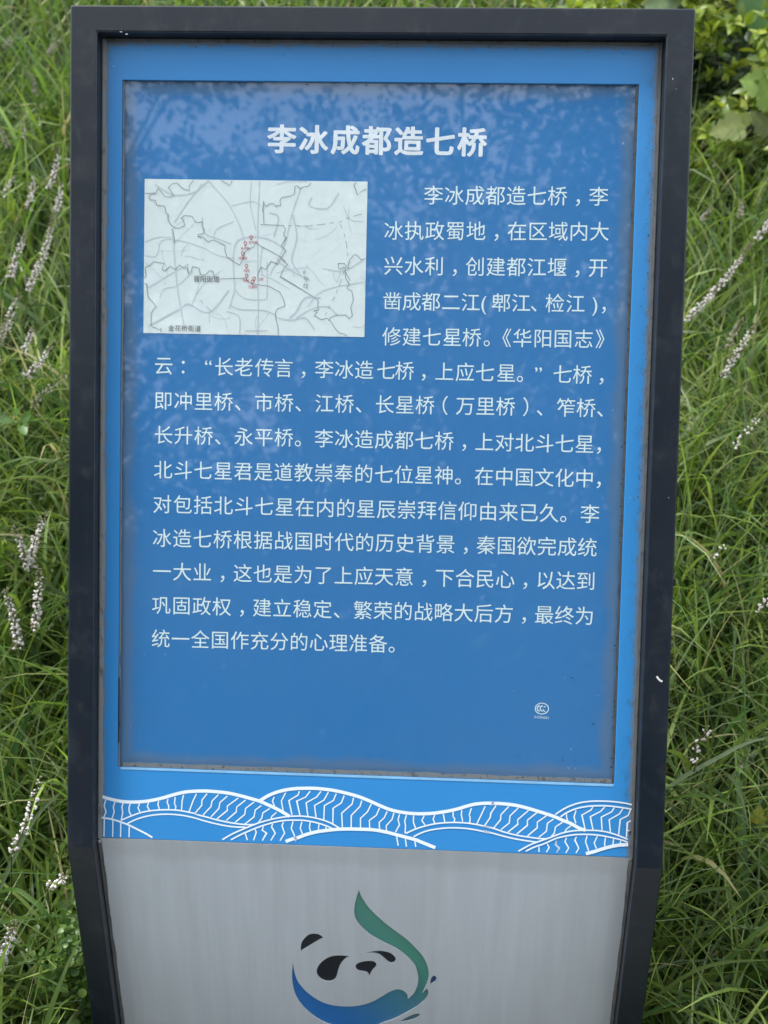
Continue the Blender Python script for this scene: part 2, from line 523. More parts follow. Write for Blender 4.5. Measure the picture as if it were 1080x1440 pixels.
nup = vec(0, 0, -1)
N = 90
for s, sd_ in ((-1, 3), (1, 5)):
    wv = .0058 if s < 0 else .0040
    pts = [(UP(s * (IN - .0002), -H + TOPB + .001 + (H - TOPB - .006) * i / N, D - .0002), Vector((-s, 0, 0)), nup) for i in range(N + 1)]
    bead('sealant_bead', pts, wv, sign, sd_, .003, 'seal' if s < 0 else 'seal_dark')
pts = [(UP(-IN + 2 * IN * i / N, -H + TOPB + .0004, D - .0002), vec(0, 1, 0), nup) for i in range(N + 1)]
bead('sealant_bead', pts, .0042, sign, 9, .0022, 'seal_dark')

# the printed board behind the clear cover
WB = D + .0055
vs, fs = box_up(GX0 - .004, GX1 + .004, GY0 - .004, GY1 + .004, WB, WB + .004)
board = mesh('printed_board', vs, fs, M['board'], sign)
G = .0024
vs, fs = box_up(GX0 + .0003, GX1 - .0003, GY0 + .0003, GY1 - .0003, D + G, D + G + .0022)
cover = mesh('clear_cover', vs, fs, M['glass'], sign)

# gasket strips lying on the cover's edge
def strip_up(name, u0, u1, v0, v1, w, th, mat, parent, seed):
    rnd = random.Random(seed); b = Bag(); n = 60; vs = []
    vert = abs(v1 - v0) > abs(u1 - u0)
    for i in range(n + 1):
        t = i / n; j1 = rnd.uniform(-1, 1) * .00035; j2 = rnd.uniform(-1, 1) * .0006
        if vert:
            v = v0 + (v1 - v0) * t; a, c2 = (u0, v), (u1, v)
            a = (u0 + (j2 if u0 < 0 and False else 0), v); c2 = (u1, v)
            if seed % 2: a = (u0 + j2, v)
            else: c2 = (u1 + j2, v)
        else:
            u = u0 + (u1 - u0) * t; a, c2 = (u, v0 + (j2 if seed % 2 else 0)), (u, v1 + (0 if seed % 2 else j2))
        vs += [UP(*a, w), UP(a[0], a[1], w - th), UP(c2[0], c2[1], w - th), UP(*c2, w)]
    b.add(vs, [(i * 4 + j, i * 4 + j + 1, i * 4 + j + 5, i * 4 + j + 4) for i in range(n) for j in range(3)])
    return b.build(name, M[mat], parent)
e = .0005
strip_up('gasket', GX1 - .0034, GX1 - e, GY0 + e, GY1 - e, D + G, .0006, 'seal_dark', cover, 1)
strip_up('gasket', GX0 + .006, GX1 - .0036, GY1 - .0058, GY1 - e, D + G, .0006, 'seal', cover, 3)
strip_up('gasket', GX0 + e, GX0 + .0026, GY0 + e, GY1 - e, D + G, .0005, 'seal', cover, 2)
# lip along the bottom of the opening, its highlight painted in pale blue, and a black gap low on the left
vs, fs = box_up(GX0 + .004, GX1 - .001, GY1 - .0001, GY1 + .0026, D - .0005, D + .0004)
mesh('lip', vs, fs, flat('lip_highlight_blue', (.22, .46, .70), .35, .5, var=.25, sc=60), blue)
a0, a1 = px_up(170.5, 953, D)[1], px_up(170.5, 1045, D)[1]
vs, fs = box_up(GX0 + .0003, GX0 + .0017, a0, a1, D + .0002, D + .0008)
mesh('gap', vs, fs, M['speck'], cover)

# ---- glyphs from Blender's own built-in font
TITLE = '李冰成都造七桥'
LINES = []
def reg(s, x0, x1, k, yl, yr, xr=None):
    """regular line: centre of the first glyph, centre of glyph k, y at x0 and at x1"""
    p = (x1 - x0) / k
    items = []
    for i, ch in enumerate(s):
        x = x0 + p * i
        off = -8 if (ch == '，' and i == 22) else 0
        items.append((ch, x + off))
    LINES.append((items, x0, yl, x1, yr, p))
def spec(items, x0, yl, x1, yr, p): LINES.append((items, x0, yl, x1, yr, p))
reg('李冰成都造七桥，李', 609.7, 842, 8, 274.5, 276.2)
reg('冰执政蜀地，在区域内大', 553.6, 843, 10, 324.4, 325.5)
reg('兴水利，创建都江堰，开', 553.4, 841, 10, 373.7, 376.5)
z5 = lambda q: 520 + q / 2.842
spec([(c_, z5(q)) for c_, q in zip('凿成都二江(郫江、检江)，', (90, 168, 245, 325, 403, 456, 525, 605, 680, 740, 822, 900, 936))], z5(90), 423.7, z5(740), 426.5, 28.2)
spec([(c_, z5(q)) for c_, q in zip('修建七星桥。《华阳国志》', (88, 168, 248, 330, 408, 492, 528, 610, 692, 772, 855, 940))], z5(88), 473.2, z5(855), 476.5, 28.3)
spec(list(zip('云：“长老传言，李冰造七桥，上应七星。”七桥，', (230.3, 257.7, 293, 315, 343, 372, 399, 427, 456, 484, 512, 543, 569, 596, 625, 654, 682, 712, 740, 757, 791, 819, 846))), 230.3, 514, 819, 526.8, 28.3)
reg('即冲里桥、市桥、江桥、长星桥（万里桥）、笮桥、', 229.7, 824.2, 21, 563.4, 573.6)
reg('长升桥、永平桥。李冰造成都七桥，上对北斗七星，', 230, 822.2, 21, 611.6, 624.4)
reg('北斗七星君是道教崇奉的七位星神。在中国文化中，', 229.4, 822, 21, 660.4, 672.6)
reg('对包括北斗七星在内的星辰崇拜信仰由来已久。李', 228.4, 829.6, 21, 708.9, 722.6)
reg('冰造七桥根据战国时代的历史背景，秦国欲完成统', 227.8, 826, 21, 756.5, 769.6)
reg('一大业，这也是为了上应天意，下合民心，以达到', 227.8, 824, 21, 803.4, 817)
reg('巩固政权，建立稳定、繁荣的战略大后方，最终为', 227, 822, 21, 850.9, 866)
reg('统一全国作充分的心理准备。', 226.2, 531.5, 11, 897.8, 905.2)
MAPTXT = '晋阳街道金花桥街道冲里桥市江长星万永平升笮8号线E0123456789'

def make_glyphs(chars, offset):
    obs = {}
    for ch in sorted(set(chars)):
        cu = bpy.data.curves.new('glyph', 'FONT'); cu.body = ch; cu.fill_mode = 'FRONT'; cu.resolution_u = 3
        cu.offset = offset
        ob = bpy.data.objects.new('glyph', cu); COL.objects.link(ob); obs[ch] = ob
    dg = bpy.context.evaluated_depsgraph_get(); dg.update()
    out = {}
    for ch, ob in obs.items():
        me = ob.evaluated_get(dg).to_mesh()
        vs = [(v.co.x, v.co.y) for v in me.vertices]; fs = [tuple(p.vertices) for p in me.polygons]
        out[ch] = (vs, fs)
        ob.to_mesh_clear() if False else None
    for ob in obs.values():
        cu = ob.data; bpy.data.objects.remove(ob); bpy.data.curves.remove(cu)
    return out
allc = ''.join(c_ for L_ in LINES for c_, _ in L_[0]) + MAPTXT
GLY = make_glyphs(allc + TITLE, 0.0)

def put_glyph(bag, gl, ch, u, v, du, em, w, centre=False):
    """du: unit direction of the baseline on the board; centre: centre the ink sideways"""
    vs, fs = gl[ch]
    if not vs: return
    cx = (min(q[0] for q in vs) + max(q[0] for q in vs)) / 2 if centre else .5
    n = Vector((du.y, -du.x))        # up on the board (v runs down)
    out = []
    for x, y in vs:
        a = (x - cx) * em; b2 = (y - .377) * em
        q = Vector((u, v)) + du * a + n * b2
        out.append(UP(q.x, q.y, w))
    bag.add(out, fs)

WP = WB - .0003
CENTRED = set('，：“”()（）')
def text_line(name, gl, items, x0, yl, x1, yr, p, mat, kem, w=WP, parent=None, bold=0):
    b = Bag()
    A, B = Vector(px_up(x0, yl, WB)), Vector(px_up(x1, yr, WB))
    du = (B - A).normalized(); em = (B - A).length / (x1 - x0) * p * kem
    for ch, x in items:
        y = yl + (yr - yl) * (x - x0) / (x1 - x0)
        q = px_up(x, y, WB)
        put_glyph(b, gl, ch, q[0], q[1], du, em, w, ch in CENTRED)
        for k in range(12 if bold else 0):       # heavier strokes for the heading
            a = 6.2832 * k / 12
            put_glyph(b, gl, ch, q[0] + math.cos(a) * bold * em, q[1] + math.sin(a) * bold * em * .8, du, em, w - .00001 * (k + 1))
    return b.build(name, mat, parent or board)
ttl = [(ch, 396.4 + (664 - 396.4) / 6 * i) for i, ch in enumerate(TITLE)]
tag(text_line('title', GLY, ttl, 396.4, 195.6, 664, 200, 44.6, M['title_white'], .93, bold=.032), 'bold white heading in large Chinese characters')
for L_ in LINES:
    text_line('text_line', GLY, *L_, M['print_white'], .985)

# certification mark
b = Bag(); um = (px_up(772, 997, WB)[0] - px_up(752, 997, WB)[0]) / 20
def on_board(bag, pts, width, w, smooth=True):
    q = [px_up(x, y, WB) for x, y in pts]
    if smooth: q = catmull(q, 5)
    vs, fs = ribbon(q, width * um)
    bag.add([UP(p.x, p.y, w) for p in vs], fs)
def arc(cx, cy, rx, ry, a0, a1, n=14):
    return [(cx + rx * math.cos(math.radians(a0 + (a1 - a0) * i / n)), cy - ry * math.sin(math.radians(a0 + (a1 - a0) * i / n))) for i in range(n + 1)]
on_board(b, arc(762, 996.4, 9.4, 7.6, 0, 360, 28), 1.2, WP, False)
on_board(b, arc(760, 996.2, 4.6, 3.9, 100, 260), 1.5, WP, False)
on_board(b, arc(764, 996.2, 4.4, 3.9, 100, 260), 1.5, WP, False)
on_board(b, [(764.5, 994.6), (767.3, 993)], 1.2, WP, False)
on_board(b, [(763.5, 997.6), (764.6, 999.2), (766.6, 1000.8)], 1.4, WP, False)
for i, ch in enumerate('E000681'):
    q = px_up(752.8 + 3.1 * i, 1007.9 + .25 * i, WB)
    put_glyph(b, GLY, ch, q[0], q[1], Vector((1, .03)).normalized(), 5.2 * um, WP, True)
b.build('certification_mark', M['print_white'], board)

# ---- the map
mq = [px_up(*p, WB) for p in ((202.9, 251.1), (516.5, 256.1), (202.6, 467.4), (513, 475))]
mu0, mu1 = (mq[0][0] + mq[2][0]) / 2, (mq[1][0] + mq[3][0]) / 2
mv0, mv1 = (mq[0][1] + mq[1][1]) / 2, (mq[2][1] + mq[3][1]) / 2
WM = WB - .0005
vs, fs = box_up(mu0, mu1, mv0, mv1, WM, WM + .0003)
mapo = mesh('map', vs, fs, M['map_paper'], sign)
lvl = [0]
def clip_rect(p):
    return Vector((min(max(p[0], mu0 + .0006), mu1 - .0006), min(max(p[1], mv0 + .0006), mv1 - .0006)))
def map_line(bag, pts, width, conv=lambda a, b_: (190 + a / 3.176, 230 + b_ / 3.176), dashed=False, smooth=False, base=.00002, uv=False):
    q = pts if uv else [px_up(*conv(a, b_), WB) for a, b_ in pts]
    q = [clip_rect(p) for p in q]
    if smooth: q = [clip_rect(p) for p in catmull(q, 5)]
    q = [p for i, p in enumerate(q) if i == 0 or (p - q[i - 1]).length > 1e-5]
    if len(q) < 2: return
    lvl[0] = (lvl[0] + 1) % 24
    w = WM - base - lvl[0] * .000008
    if dashed:
        segs = []; acc = 0
        for a, c2 in zip(q[:-1], q[1:]):
            Ln = (c2 - a).length; k = max(1, int(Ln / (5 * um)))
            for j in range(k):
                if j % 2 == 0: segs.append([a.lerp(c2, j / k), a.lerp(c2, (j + 1) / k)])
    else: segs = [q]
    for sg in segs:
        v_, f_ = ribbon(sg, width * um); bag.add([UP(p.x, p.y, w) for p in v_], f_)
m1 = lambda a, b_: (200 + a / 6.75, 248 + b_ / 6.75)
m2 = lambda a, b_: (360 + a / 6.75, 248 + b_ / 6.75)
m3 = lambda a, b_: (200 + a / 6.75, 358 + b_ / 6.75)
m4 = lambda a, b_: (360 + a / 6.75, 358 + b_ / 6.75)
# white roads
wr = Bag()
for pts in ([(480, 100), (560, 105), (640, 120), (750, 150), (850, 190), (920, 250), (980, 320), (1030, 330)], [(380, 200), (470, 130), (520, 95)],
            [(40, 150), (120, 170), (180, 215), (230, 300)], [(880, 80), (870, 180), (880, 300), (900, 420)], [(660, 300), (720, 360), (780, 470), (800, 560)],
            [(300, 380), (240, 470), (180, 520)], [(560, 560), (640, 600), (740, 640), (830, 700)], [(100, 560), (180, 600), (280, 640), (330, 700)]):
    map_line(wr, pts, 2.4, smooth=True)
rr = random.Random(4)
for k in range(46):
    a, c2 = rr.uniform(50, 1020), rr.uniform(80, 770); an = rr.uniform(0, 6.28); pts = []
    for j in range(rr.randint(4, 8)):
        pts.append((a, c2)); an += rr.gauss(0, .12); a += 34 * math.cos(an); c2 += 34 * math.sin(an)
    map_line(wr, pts, rr.choice((.9, 1.2, 1.6)), smooth=True)
tag(wr.build('road', M['map_white'], mapo), 'white roads on the map', kind='stuff')
gr = Bag()
GREY = [[(420, 650), (438, 590), (445, 560), (440, 480), (440, 400), (455, 350), (500, 330), (560, 330), (620, 350), (668, 385)],
        [(445, 560), (470, 590), (505, 607), (580, 607), (590, 580), (590, 440)], [(550, 770), (550, 600), (548, 300), (556, 80)],
        [(165, 290), (175, 400), (190, 560), (220, 730)], [(45, 412), (95, 412), (120, 345), (200, 345), (300, 375), (370, 410), (440, 425)],
        [(330, 80), (410, 170), (450, 240), (475, 300), (490, 350)], [(740, 110), (700, 230), (665, 370), (600, 500)],
        [(640, 440), (700, 480), (780, 520)], [(660, 510), (740, 560), (800, 600)], [(770, 640), (820, 580), (900, 550), (960, 540), (1020, 530)],
        [(410, 660), (465, 685), (467, 775)], [(430, 635), (470, 652), (560, 655), (610, 668), (635, 690)],
        [(60, 725), (200, 650), (240, 628), (330, 665), (420, 565)], [(175, 265), (230, 180), (280, 120), (330, 75)],
        [(740, 500), (700, 430), (722, 330), (705, 230)], [(690, 690), (720, 660), (760, 600), (830, 600)],
        [(45, 440), (120, 510), (135, 540)], [(60, 555), (150, 500), (240, 450)], [(350, 330), (370, 290), (440, 260)],
        [(520, 80), (515, 180), (540, 300)], [(430, 190), (520, 170), (560, 190)], [(790, 150), (780, 190), (860, 200), (910, 130)],
        [(930, 190), (960, 250), (1020, 260)], [(720, 690), (790, 650), (860, 640), (905, 680)], [(560, 495), (620, 520), (690, 560)],
        [(570, 370), (560, 440), (570, 500)], [(90, 95), (170, 140), (260, 130), (300, 90)], [(250, 640), (290, 560), (380, 480)],
        [(640, 690), (700, 700), (760, 690), (800, 740)], [(840, 470), (930, 480), (1020, 430)], [(45, 350), (100, 330), (160, 330)],
        [(600, 220), (640, 240), (620, 330)], [(300, 240), (310, 310), (380, 340), (430, 360)], [(110, 600), (130, 560), (190, 545), (260, 480)]]
for pts in GREY: map_line(gr, pts, rr.choice((1.2, 1.6, 2.1)), smooth=True, base=.00022)
for k in range(26):
    a, c2 = rr.uniform(60, 1010), rr.uniform(90, 760); an = rr.choice((0, 1.57, .6, 2.2)) + rr.gauss(0, .15); pts = []
    for j in range(rr.randint(3, 6)):
        pts.append((a, c2)); an += rr.gauss(0, .2); a += 30 * math.cos(an); c2 += 30 * math.sin(an)
    map_line(gr, pts, rr.choice((.7, .9)), smooth=True, base=.00022)
tag(gr.build('road', M['map_road'], mapo), 'grey lilac roads on the map', kind='stuff')
# boundary lines
BND = [(m1, [(25, 165), (90, 160), (130, 162), (150, 115), (185, 150), (215, 190), (255, 200), (305, 182), (275, 145), (250, 105), (280, 75), (330, 62), (375, 105), (400, 125), (450, 135), (445, 95), (490, 35)], 0),
       (m1, [(130, 165), (80, 175), (65, 205), (80, 225), (125, 228), (140, 275), (215, 285), (230, 350), (248, 360), (245, 410), (270, 455), (310, 492), (360, 492), (405, 465), (395, 430), (385, 405), (370, 405), (400, 372), (475, 380), (490, 410), (510, 435), (540, 440), (570, 430), (570, 470), (592, 520), (580, 545), (530, 555), (530, 572), (580, 580), (625, 622), (680, 605), (740, 632), (790, 660), (785, 700), (805, 765), (870, 810), (925, 842), (955, 795), (975, 720), (1010, 690), (1060, 672), (1075, 630)], 0),
       (m1, [(750, 38), (835, 90), (855, 38)], 0),
       (m2, [(75, 450), (72, 340), (65, 335), (75, 235), (85, 275), (100, 285), (130, 262), (175, 262), (180, 285), (235, 278), (228, 230), (245, 203), (340, 185), (365, 165), (370, 95), (390, 90), (420, 118), (460, 98), (490, 98), (525, 62)], 0),
       (m2, [(45, 458), (265, 468), (280, 515), (262, 550), (275, 580), (290, 580), (240, 660), (285, 705), (220, 805)], 0),
       (m4, [(220, 60), (205, 92), (145, 65), (90, 145), (50, 120), (20, 180), (15, 215)], 0),
       (m2, [(0, 630), (65, 675), (130, 705), (200, 745), (245, 775), (280, 810)], 0),
       (m4, [(245, 40), (300, 95), (265, 130), (230, 212), (440, 335), (580, 425), (590, 445), (585, 490), (595, 525), (545, 538), (580, 545), (555, 580), (620, 618), (680, 605), (690, 630), (705, 600), (760, 575), (855, 575), (885, 612), (915, 580), (900, 500), (925, 430), (910, 345), (865, 325), (868, 300), (890, 290), (850, 220), (848, 130), (830, 120), (800, 142), (785, 130), (780, 85), (840, 85), (858, 125), (880, 135), (875, 105), (890, 50), (930, 3), (955, 3), (1000, 50), (1042, 38)], 0),
       (m4, [(705, 625), (750, 700), (790, 745), (840, 755), (862, 778)], 0),
       (m2, [(950, 60), (930, 85), (965, 178), (1000, 145), (1050, 118)], 0),
       (m2, [(310, 468), (380, 470), (500, 472), (620, 458), (740, 440)], 1), (m2, [(790, 440), (855, 402), (960, 370), (1050, 348)], 1),
       (m2, [(800, 455), (835, 540), (860, 650), (870, 760)], 1), (m4, [(840, 150), (800, 270), (750, 400), (700, 480), (660, 580)], 1),
       (m1, [(290, 500), (312, 635)], 0), (m3, [(550, 430), (610, 495), (660, 540)], 1), (m4, [(850, 165), (895, 250)], 0),
       (m3, [(25, 125), (70, 105), (110, 68), (210, 85), (190, 145), (215, 158), (270, 110), (315, 145), (355, 100), (400, 130), (430, 125), (440, 185), (465, 165), (480, 115), (540, 130), (555, 190), (600, 195), (640, 155), (670, 158), (690, 225)], 0),
       (m3, [(735, 232), (850, 228), (975, 225), (1030, 275), (1080, 285), (1200, 300), (1305, 355), (1345, 430), (1355, 490), (1285, 515), (1265, 550), (1270, 620), (1290, 690), (1292, 765)], 0),
       (m3, [(20, 275), (45, 280), (50, 350), (60, 410), (100, 450), (135, 500), (110, 520), (85, 560), (85, 660), (100, 690), (140, 700), (160, 715), (180, 700), (180, 738)], 0),
       (m3, [(20, 225), (38, 200), (30, 130)], 0)]
for conv, pts, ds in BND:
    bb = Bag(); map_line(bb, pts, .85 if not ds else .6, conv, bool(ds), base=.00045)
    if bb.v: bb.build('boundary_line', M['map_grey'], mapo)
# names on the map
WT = WM - .00075
def map_text(s, x, y, pitch, mat, em, name='place_name', ang=.015, dirx=(1, .015)):
    b = Bag(); du = Vector(dirx).normalized()
    for i, ch in enumerate(s):
        q = px_up(x + pitch * i * du.x, y + pitch * i * du.y, WB)
        put_glyph(b, GLY, ch, q[0], q[1], du, em * um, WT)
    return b.build(name, mat, mapo)
map_text('晋阳街道', 276.8, 392.2, 9.3, M['map_text'], 9.3)
map_text('金花桥街道', 241, 461.6, 9.35, M['map_text'], 9.3)
b = Bag()
for i, ch in enumerate('8号线'):
    q = px_up(430, 383 + 9.5 * i, WB); put_glyph(b, GLY, ch, q[0], q[1], Vector((.97, .2)).normalized(), 8.0 * um, WT)
b.build('place_name', M['map_pale_text'], mapo)
pins = [(353.4, 334, '长升桥', 356, 341), (345.3, 342.5, '永平桥', 345, 349.5), (341.3, 356.5, '冲里桥', 341.5, 363.2), (346.8, 374.5, '市桥', 347, 381),
        (347, 388, '笮桥', 346, 395), (357.6, 392, '江桥', 366.5, 392.8), (355, 396.5, '万里桥', 355.5, 403.6)]
for x, y, s, tx, ty in pins:
    b = Bag()
    q = [px_up(x + a, y + c2, WB) for a, c2 in [(0, 4.0), (-.9, 1.7), (-1.7, .5), (-1.9, -.8), (-1.3, -2.1), (0, -2.6), (1.3, -2.1), (1.9, -.8), (1.7, .5), (.9, 1.7), (0, 4.0)]]
    v_, f_ = ribbon([Vector(p) for p in q], .8 * um); b.add([UP(p.x, p.y, WT) for p in v_], f_)
    b.build('location_pin', M['map_red'], mapo)
    map_text(s, tx - 4.3 * (len(s) - 1) / 2, ty, 4.3, M['map_red'], 4.6)
b = Bag(); map_line(b, [(345, 0), (376, 0)], .8, lambda a, c2: (a, 465.5), base=.0006); b.build('scale_bar', M['map_pale_text'], mapo)

# ---- white wave drawing on the lower band of the blue sheet
c1 = lambda p: (136 + p[0] / 7.2, 1100 + p[1] / 7.2)
def S(off, pts, s=7.2, oy=1100): return [(off + a / s, oy + b_ / s) for a, b_ in pts]
WW = D - .00025
pxm = (px_up(600, 1150, D)[0] - px_up(500, 1150, D)[0]) / 100
VMAX = VC - .0006
def stroke(bag, pts, width, level, smooth):
    q = [Vector(px_up(x, y, D)) for x, y in pts]
    if smooth: q = catmull(q, 6)
    vs, fs = ribbon(q, width * pxm)
    lim = IN - .004
    out = [UP(min(max(p.x, -lim), lim), min(p.y, VMAX), WW - level * .00003) for p in vs]
    # pieces that would pass the lower edge of the sheet are left off
    fs = [f for f in fs if sum(vs[i].y > VMAX for i in f) < 3]
    bag.add(out, fs)
curves = [
 (4.7, S(136, [(30, 138), (120, 165), (230, 190), (340, 200), (450, 197), (560, 183), (680, 155), (800, 120), (900, 98), (1000, 90), (1080, 88)]) + S(276, [(100, 88), (200, 95), (330, 110), (450, 137), (560, 167), (640, 190), (720, 225), (800, 262), (880, 305), (945, 345)])),
 (2.1, S(136, [(245, 385), (340, 345), (430, 312), (530, 290), (640, 280), (720, 278), (820, 283), (920, 300), (1000, 318)]) + S(276, [(0, 325), (100, 350), (200, 378), (300, 400), (400, 417), (500, 428), (600, 428)])),
 (2.1, S(136, [(310, 418), (400, 375), (500, 345), (600, 328), (700, 323), (800, 327), (900, 340), (1000, 362)]) + S(276, [(0, 365), (100, 395), (200, 420), (300, 440), (400, 452), (500, 455)])),
 (2.6, S(136, [(30, 355), (90, 362), (160, 375), (240, 400), (330, 435), (420, 480), (500, 520), (565, 560)])),
 (4.7, S(276, [(640, 190), (720, 140), (800, 105), (900, 78), (1000, 64)]) + S(416, [(72, 61), (150, 60), (250, 65), (400, 85), (550, 120), (650, 150), (750, 190), (850, 235), (950, 275), (1030, 295)]) + S(556, [(72, 232), (150, 242), (250, 246), (370, 242), (500, 225), (620, 200), (720, 170), (800, 150), (900, 140), (1000, 140)], 7.2, 1110) + S(680, [(100, 177), (200, 178), (350, 192), (500, 222), (650, 265), (780, 305), (900, 345), (1000, 390)], 9, 1110) + S(780, [(200, 430), (300, 485), (390, 520)], 9, 1110)),
 (2.1, S(276, [(265, 580), (350, 530), (430, 492), (520, 455), (620, 415), (720, 385), (830, 360), (940, 345)]) + S(416, [(0, 342), (72, 343), (170, 355), (270, 380), (350, 410), (420, 450), (455, 475)])),
 (2.1, S(276, [(352, 582), (440, 535), (540, 490), (640, 450), (750, 415), (850, 392), (940, 383)]) + S(416, [(0, 383), (80, 385), (170, 400), (250, 420), (320, 445), (385, 475)])),
 (4.8, S(276, [(905, 598), (1000, 565)]) + S(416, [(0, 568), (100, 530), (200, 503), (300, 488), (400, 477), (500, 472), (650, 474), (780, 480), (900, 500), (1000, 525)]) + S(556, [(100, 482), (200, 508), (280, 540), (350, 568), (405, 590)], 7.2, 1110)),
 (2.1, S(556, [(105, 445), (200, 402), (300, 370), (400, 348), (500, 337), (620, 334), (740, 342), (860, 362), (960, 390)], 7.2, 1110) + S(680, [(0, 460), (120, 490), (250, 535), (400, 575), (550, 600), (700, 620), (800, 625)], 9, 1110)),
 (2.1, S(556, [(185, 478), (260, 440), (350, 412), (450, 396), (560, 388), (700, 393), (830, 412), (950, 440)], 7.2, 1110) + S(680, [(0, 525), (120, 555), (250, 590), (400, 625), (550, 650), (680, 668)], 9, 1110)),
 (2.1, S(780, [(10, 315), (100, 255), (200, 205), (320, 168), (450, 150), (600, 147), (750, 155), (880, 172), (975, 192)], 9, 1110)),
 (2.1, S(780, [(75, 345), (150, 295), (250, 250), (370, 220), (500, 207), (650, 207), (800, 222), (975, 250)], 9, 1110)),
 (2.1, S(680, [(440, 780), (600, 695), (750, 640), (850, 605)], 9, 1110) + S(780, [(0, 585), (100, 550), (220, 525), (340, 517), (500, 517), (620, 530), (740, 560), (850, 600), (925, 632)], 9, 1110)),
 (2.1, S(680, [(535, 780), (650, 725), (770, 685)], 9, 1110) + S(780, [(0, 625), (100, 597), (230, 574), (350, 568), (500, 572), (630, 590), (750, 615), (850, 640), (925, 668)], 9, 1110)),
 (4.8, S(780, [(395, 812), (500, 785), (600, 752), (720, 720), (830, 702), (930, 698)], 9, 1110))]
for k, (wd, pts) in enumerate(curves):
    b = Bag(); stroke(b, pts, wd, 2 + k, True); b.build('wave_line', M['wave_white'], blue)
R1 = [[(92, 180), (75, 235), (95, 300), (70, 360)], [(185, 200), (168, 250), (178, 300), (152, 375)], [(268, 210), (256, 250), (264, 310), (248, 385)],
      [(340, 218), (328, 255), (330, 300), (350, 335)], [(435, 215), (418, 258), (438, 300)], [(525, 205), (513, 245), (535, 285)], [(628, 190), (620, 225), (635, 272)],
      [(722, 170), (714, 205), (730, 240), (728, 270)], [(795, 150), (788, 215), (802, 245), (796, 275)], [(880, 128), (865, 190), (860, 280)], [(1010, 118), (975, 190), (935, 300)],
      [(78, 370), (74, 550)], [(165, 385), (162, 552)], [(245, 405), (242, 555)], [(330, 445), (328, 557)]]
R2 = [[(110, 115), (58, 180), (55, 235), (-10, 310)], [(225, 125), (160, 190), (150, 245), (70, 330)], [(315, 140), (240, 205), (230, 265), (150, 350)], [(425, 160), (315, 240), (315, 285), (210, 370)],
      [(500, 180), (410, 250), (405, 300), (305, 385)], [(585, 200), (500, 265), (492, 325), (395, 405)], [(660, 235), (598, 280), (585, 350), (490, 425)], [(745, 265), (675, 310), (665, 360), (625, 415)],
      [(812, 305), (765, 345), (758, 370)], [(495, 515), (518, 585)], [(595, 475), (608, 505), (580, 588)], [(680, 445), (668, 485), (712, 515), (670, 590)], [(775, 420), (762, 450), (800, 515), (755, 590)],
      [(882, 405), (868, 440), (895, 515), (848, 592)], [(980, 395), (962, 465), (998, 548)], [(790, 148), (772, 190), (795, 250)], [(905, 105), (862, 190), (880, 290)], [(1045, 90), (1030, 130), (938, 185), (970, 330)]]
R3 = [[(62, 400), (45, 465), (68, 525)], [(145, 405), (138, 455), (150, 500)], [(235, 425), (228, 485)], [(305, 450), (305, 480)], [(145, 90), (100, 150), (10, 190), (42, 335)], [(255, 92), (210, 150), (105, 208), (122, 340)],
      [(330, 100), (285, 180), (190, 235), (205, 355)], [(410, 115), (380, 185), (290, 235), (283, 380)], [(490, 135), (460, 210), (378, 262), (375, 420)], [(585, 155), (570, 220), (465, 312), (472, 460)],
      [(668, 185), (650, 245), (562, 335), (560, 462)], [(765, 220), (725, 300), (655, 365), (655, 460)], [(848, 260), (815, 335), (745, 385), (748, 465)], [(925, 295), (895, 360), (845, 405), (848, 480)],
      [(993, 310), (975, 375), (915, 440), (918, 490)], [(1050, 325), (1035, 380), (1050, 430), (1010, 505)], [(1020, 545), (1037, 642)]]
R4 = [[(112, 260), (95, 320), (103, 370), (98, 445)], [(185, 265), (182, 330), (205, 395)], [(292, 265), (268, 315), (300, 360)], [(400, 258), (382, 300), (400, 345)], [(485, 248), (500, 330)],
      [(585, 230), (585, 275), (600, 295), (597, 330)], [(672, 210), (668, 260), (682, 325)], [(770, 190), (748, 255), (757, 285), (753, 340)], [(910, 170), (875, 245), (825, 350)], [(1020, 165), (965, 240), (960, 285), (905, 365)],
      [(100, 490), (112, 580)], [(195, 515), (207, 582)]]
R5 = [[(155, 205), (95, 300), (85, 355), (15, 455)], [(320, 215), (220, 320), (215, 385), (130, 485)], [(440, 235), (335, 335), (325, 425), (220, 510)], [(570, 265), (430, 385), (435, 440), (310, 540)], [(680, 290), (555, 390), (555, 455), (420, 565)],
      [(800, 330), (680, 415), (680, 485), (555, 590)], [(885, 375), (808, 430), (795, 530), (700, 605)], [(1000, 415), (910, 475), (895, 555), (855, 595)], [(700, 725), (703, 792)], [(805, 690), (830, 735), (795, 796)], [(920, 650), (910, 700), (955, 745), (925, 800)]]
R6 = [[(205, 460), (145, 505), (125, 550)], [(150, 610), (130, 660), (178, 742), (140, 805)], [(275, 600), (255, 640), (305, 745), (270, 805)], [(410, 585), (390, 660), (430, 780)], [(540, 590), (500, 680), (530, 750)],
      [(645, 600), (632, 680), (637, 730)], [(745, 625), (738, 700)], [(835, 650), (830, 690)], [(20, 650), (15, 700), (60, 742), (25, 800)], [(150, 300), (150, 350), (165, 400)], [(270, 265), (245, 350), (268, 430)], [(485, 220), (460, 260), (345, 325), (385, 505)],
      [(635, 220), (580, 280), (450, 345), (485, 510)], [(755, 230), (720, 285), (590, 350), (600, 515)], [(865, 240), (820, 310), (690, 385), (705, 540)], [(960, 255), (930, 330), (830, 380), (808, 575)], [(965, 395), (920, 420), (908, 610)]]
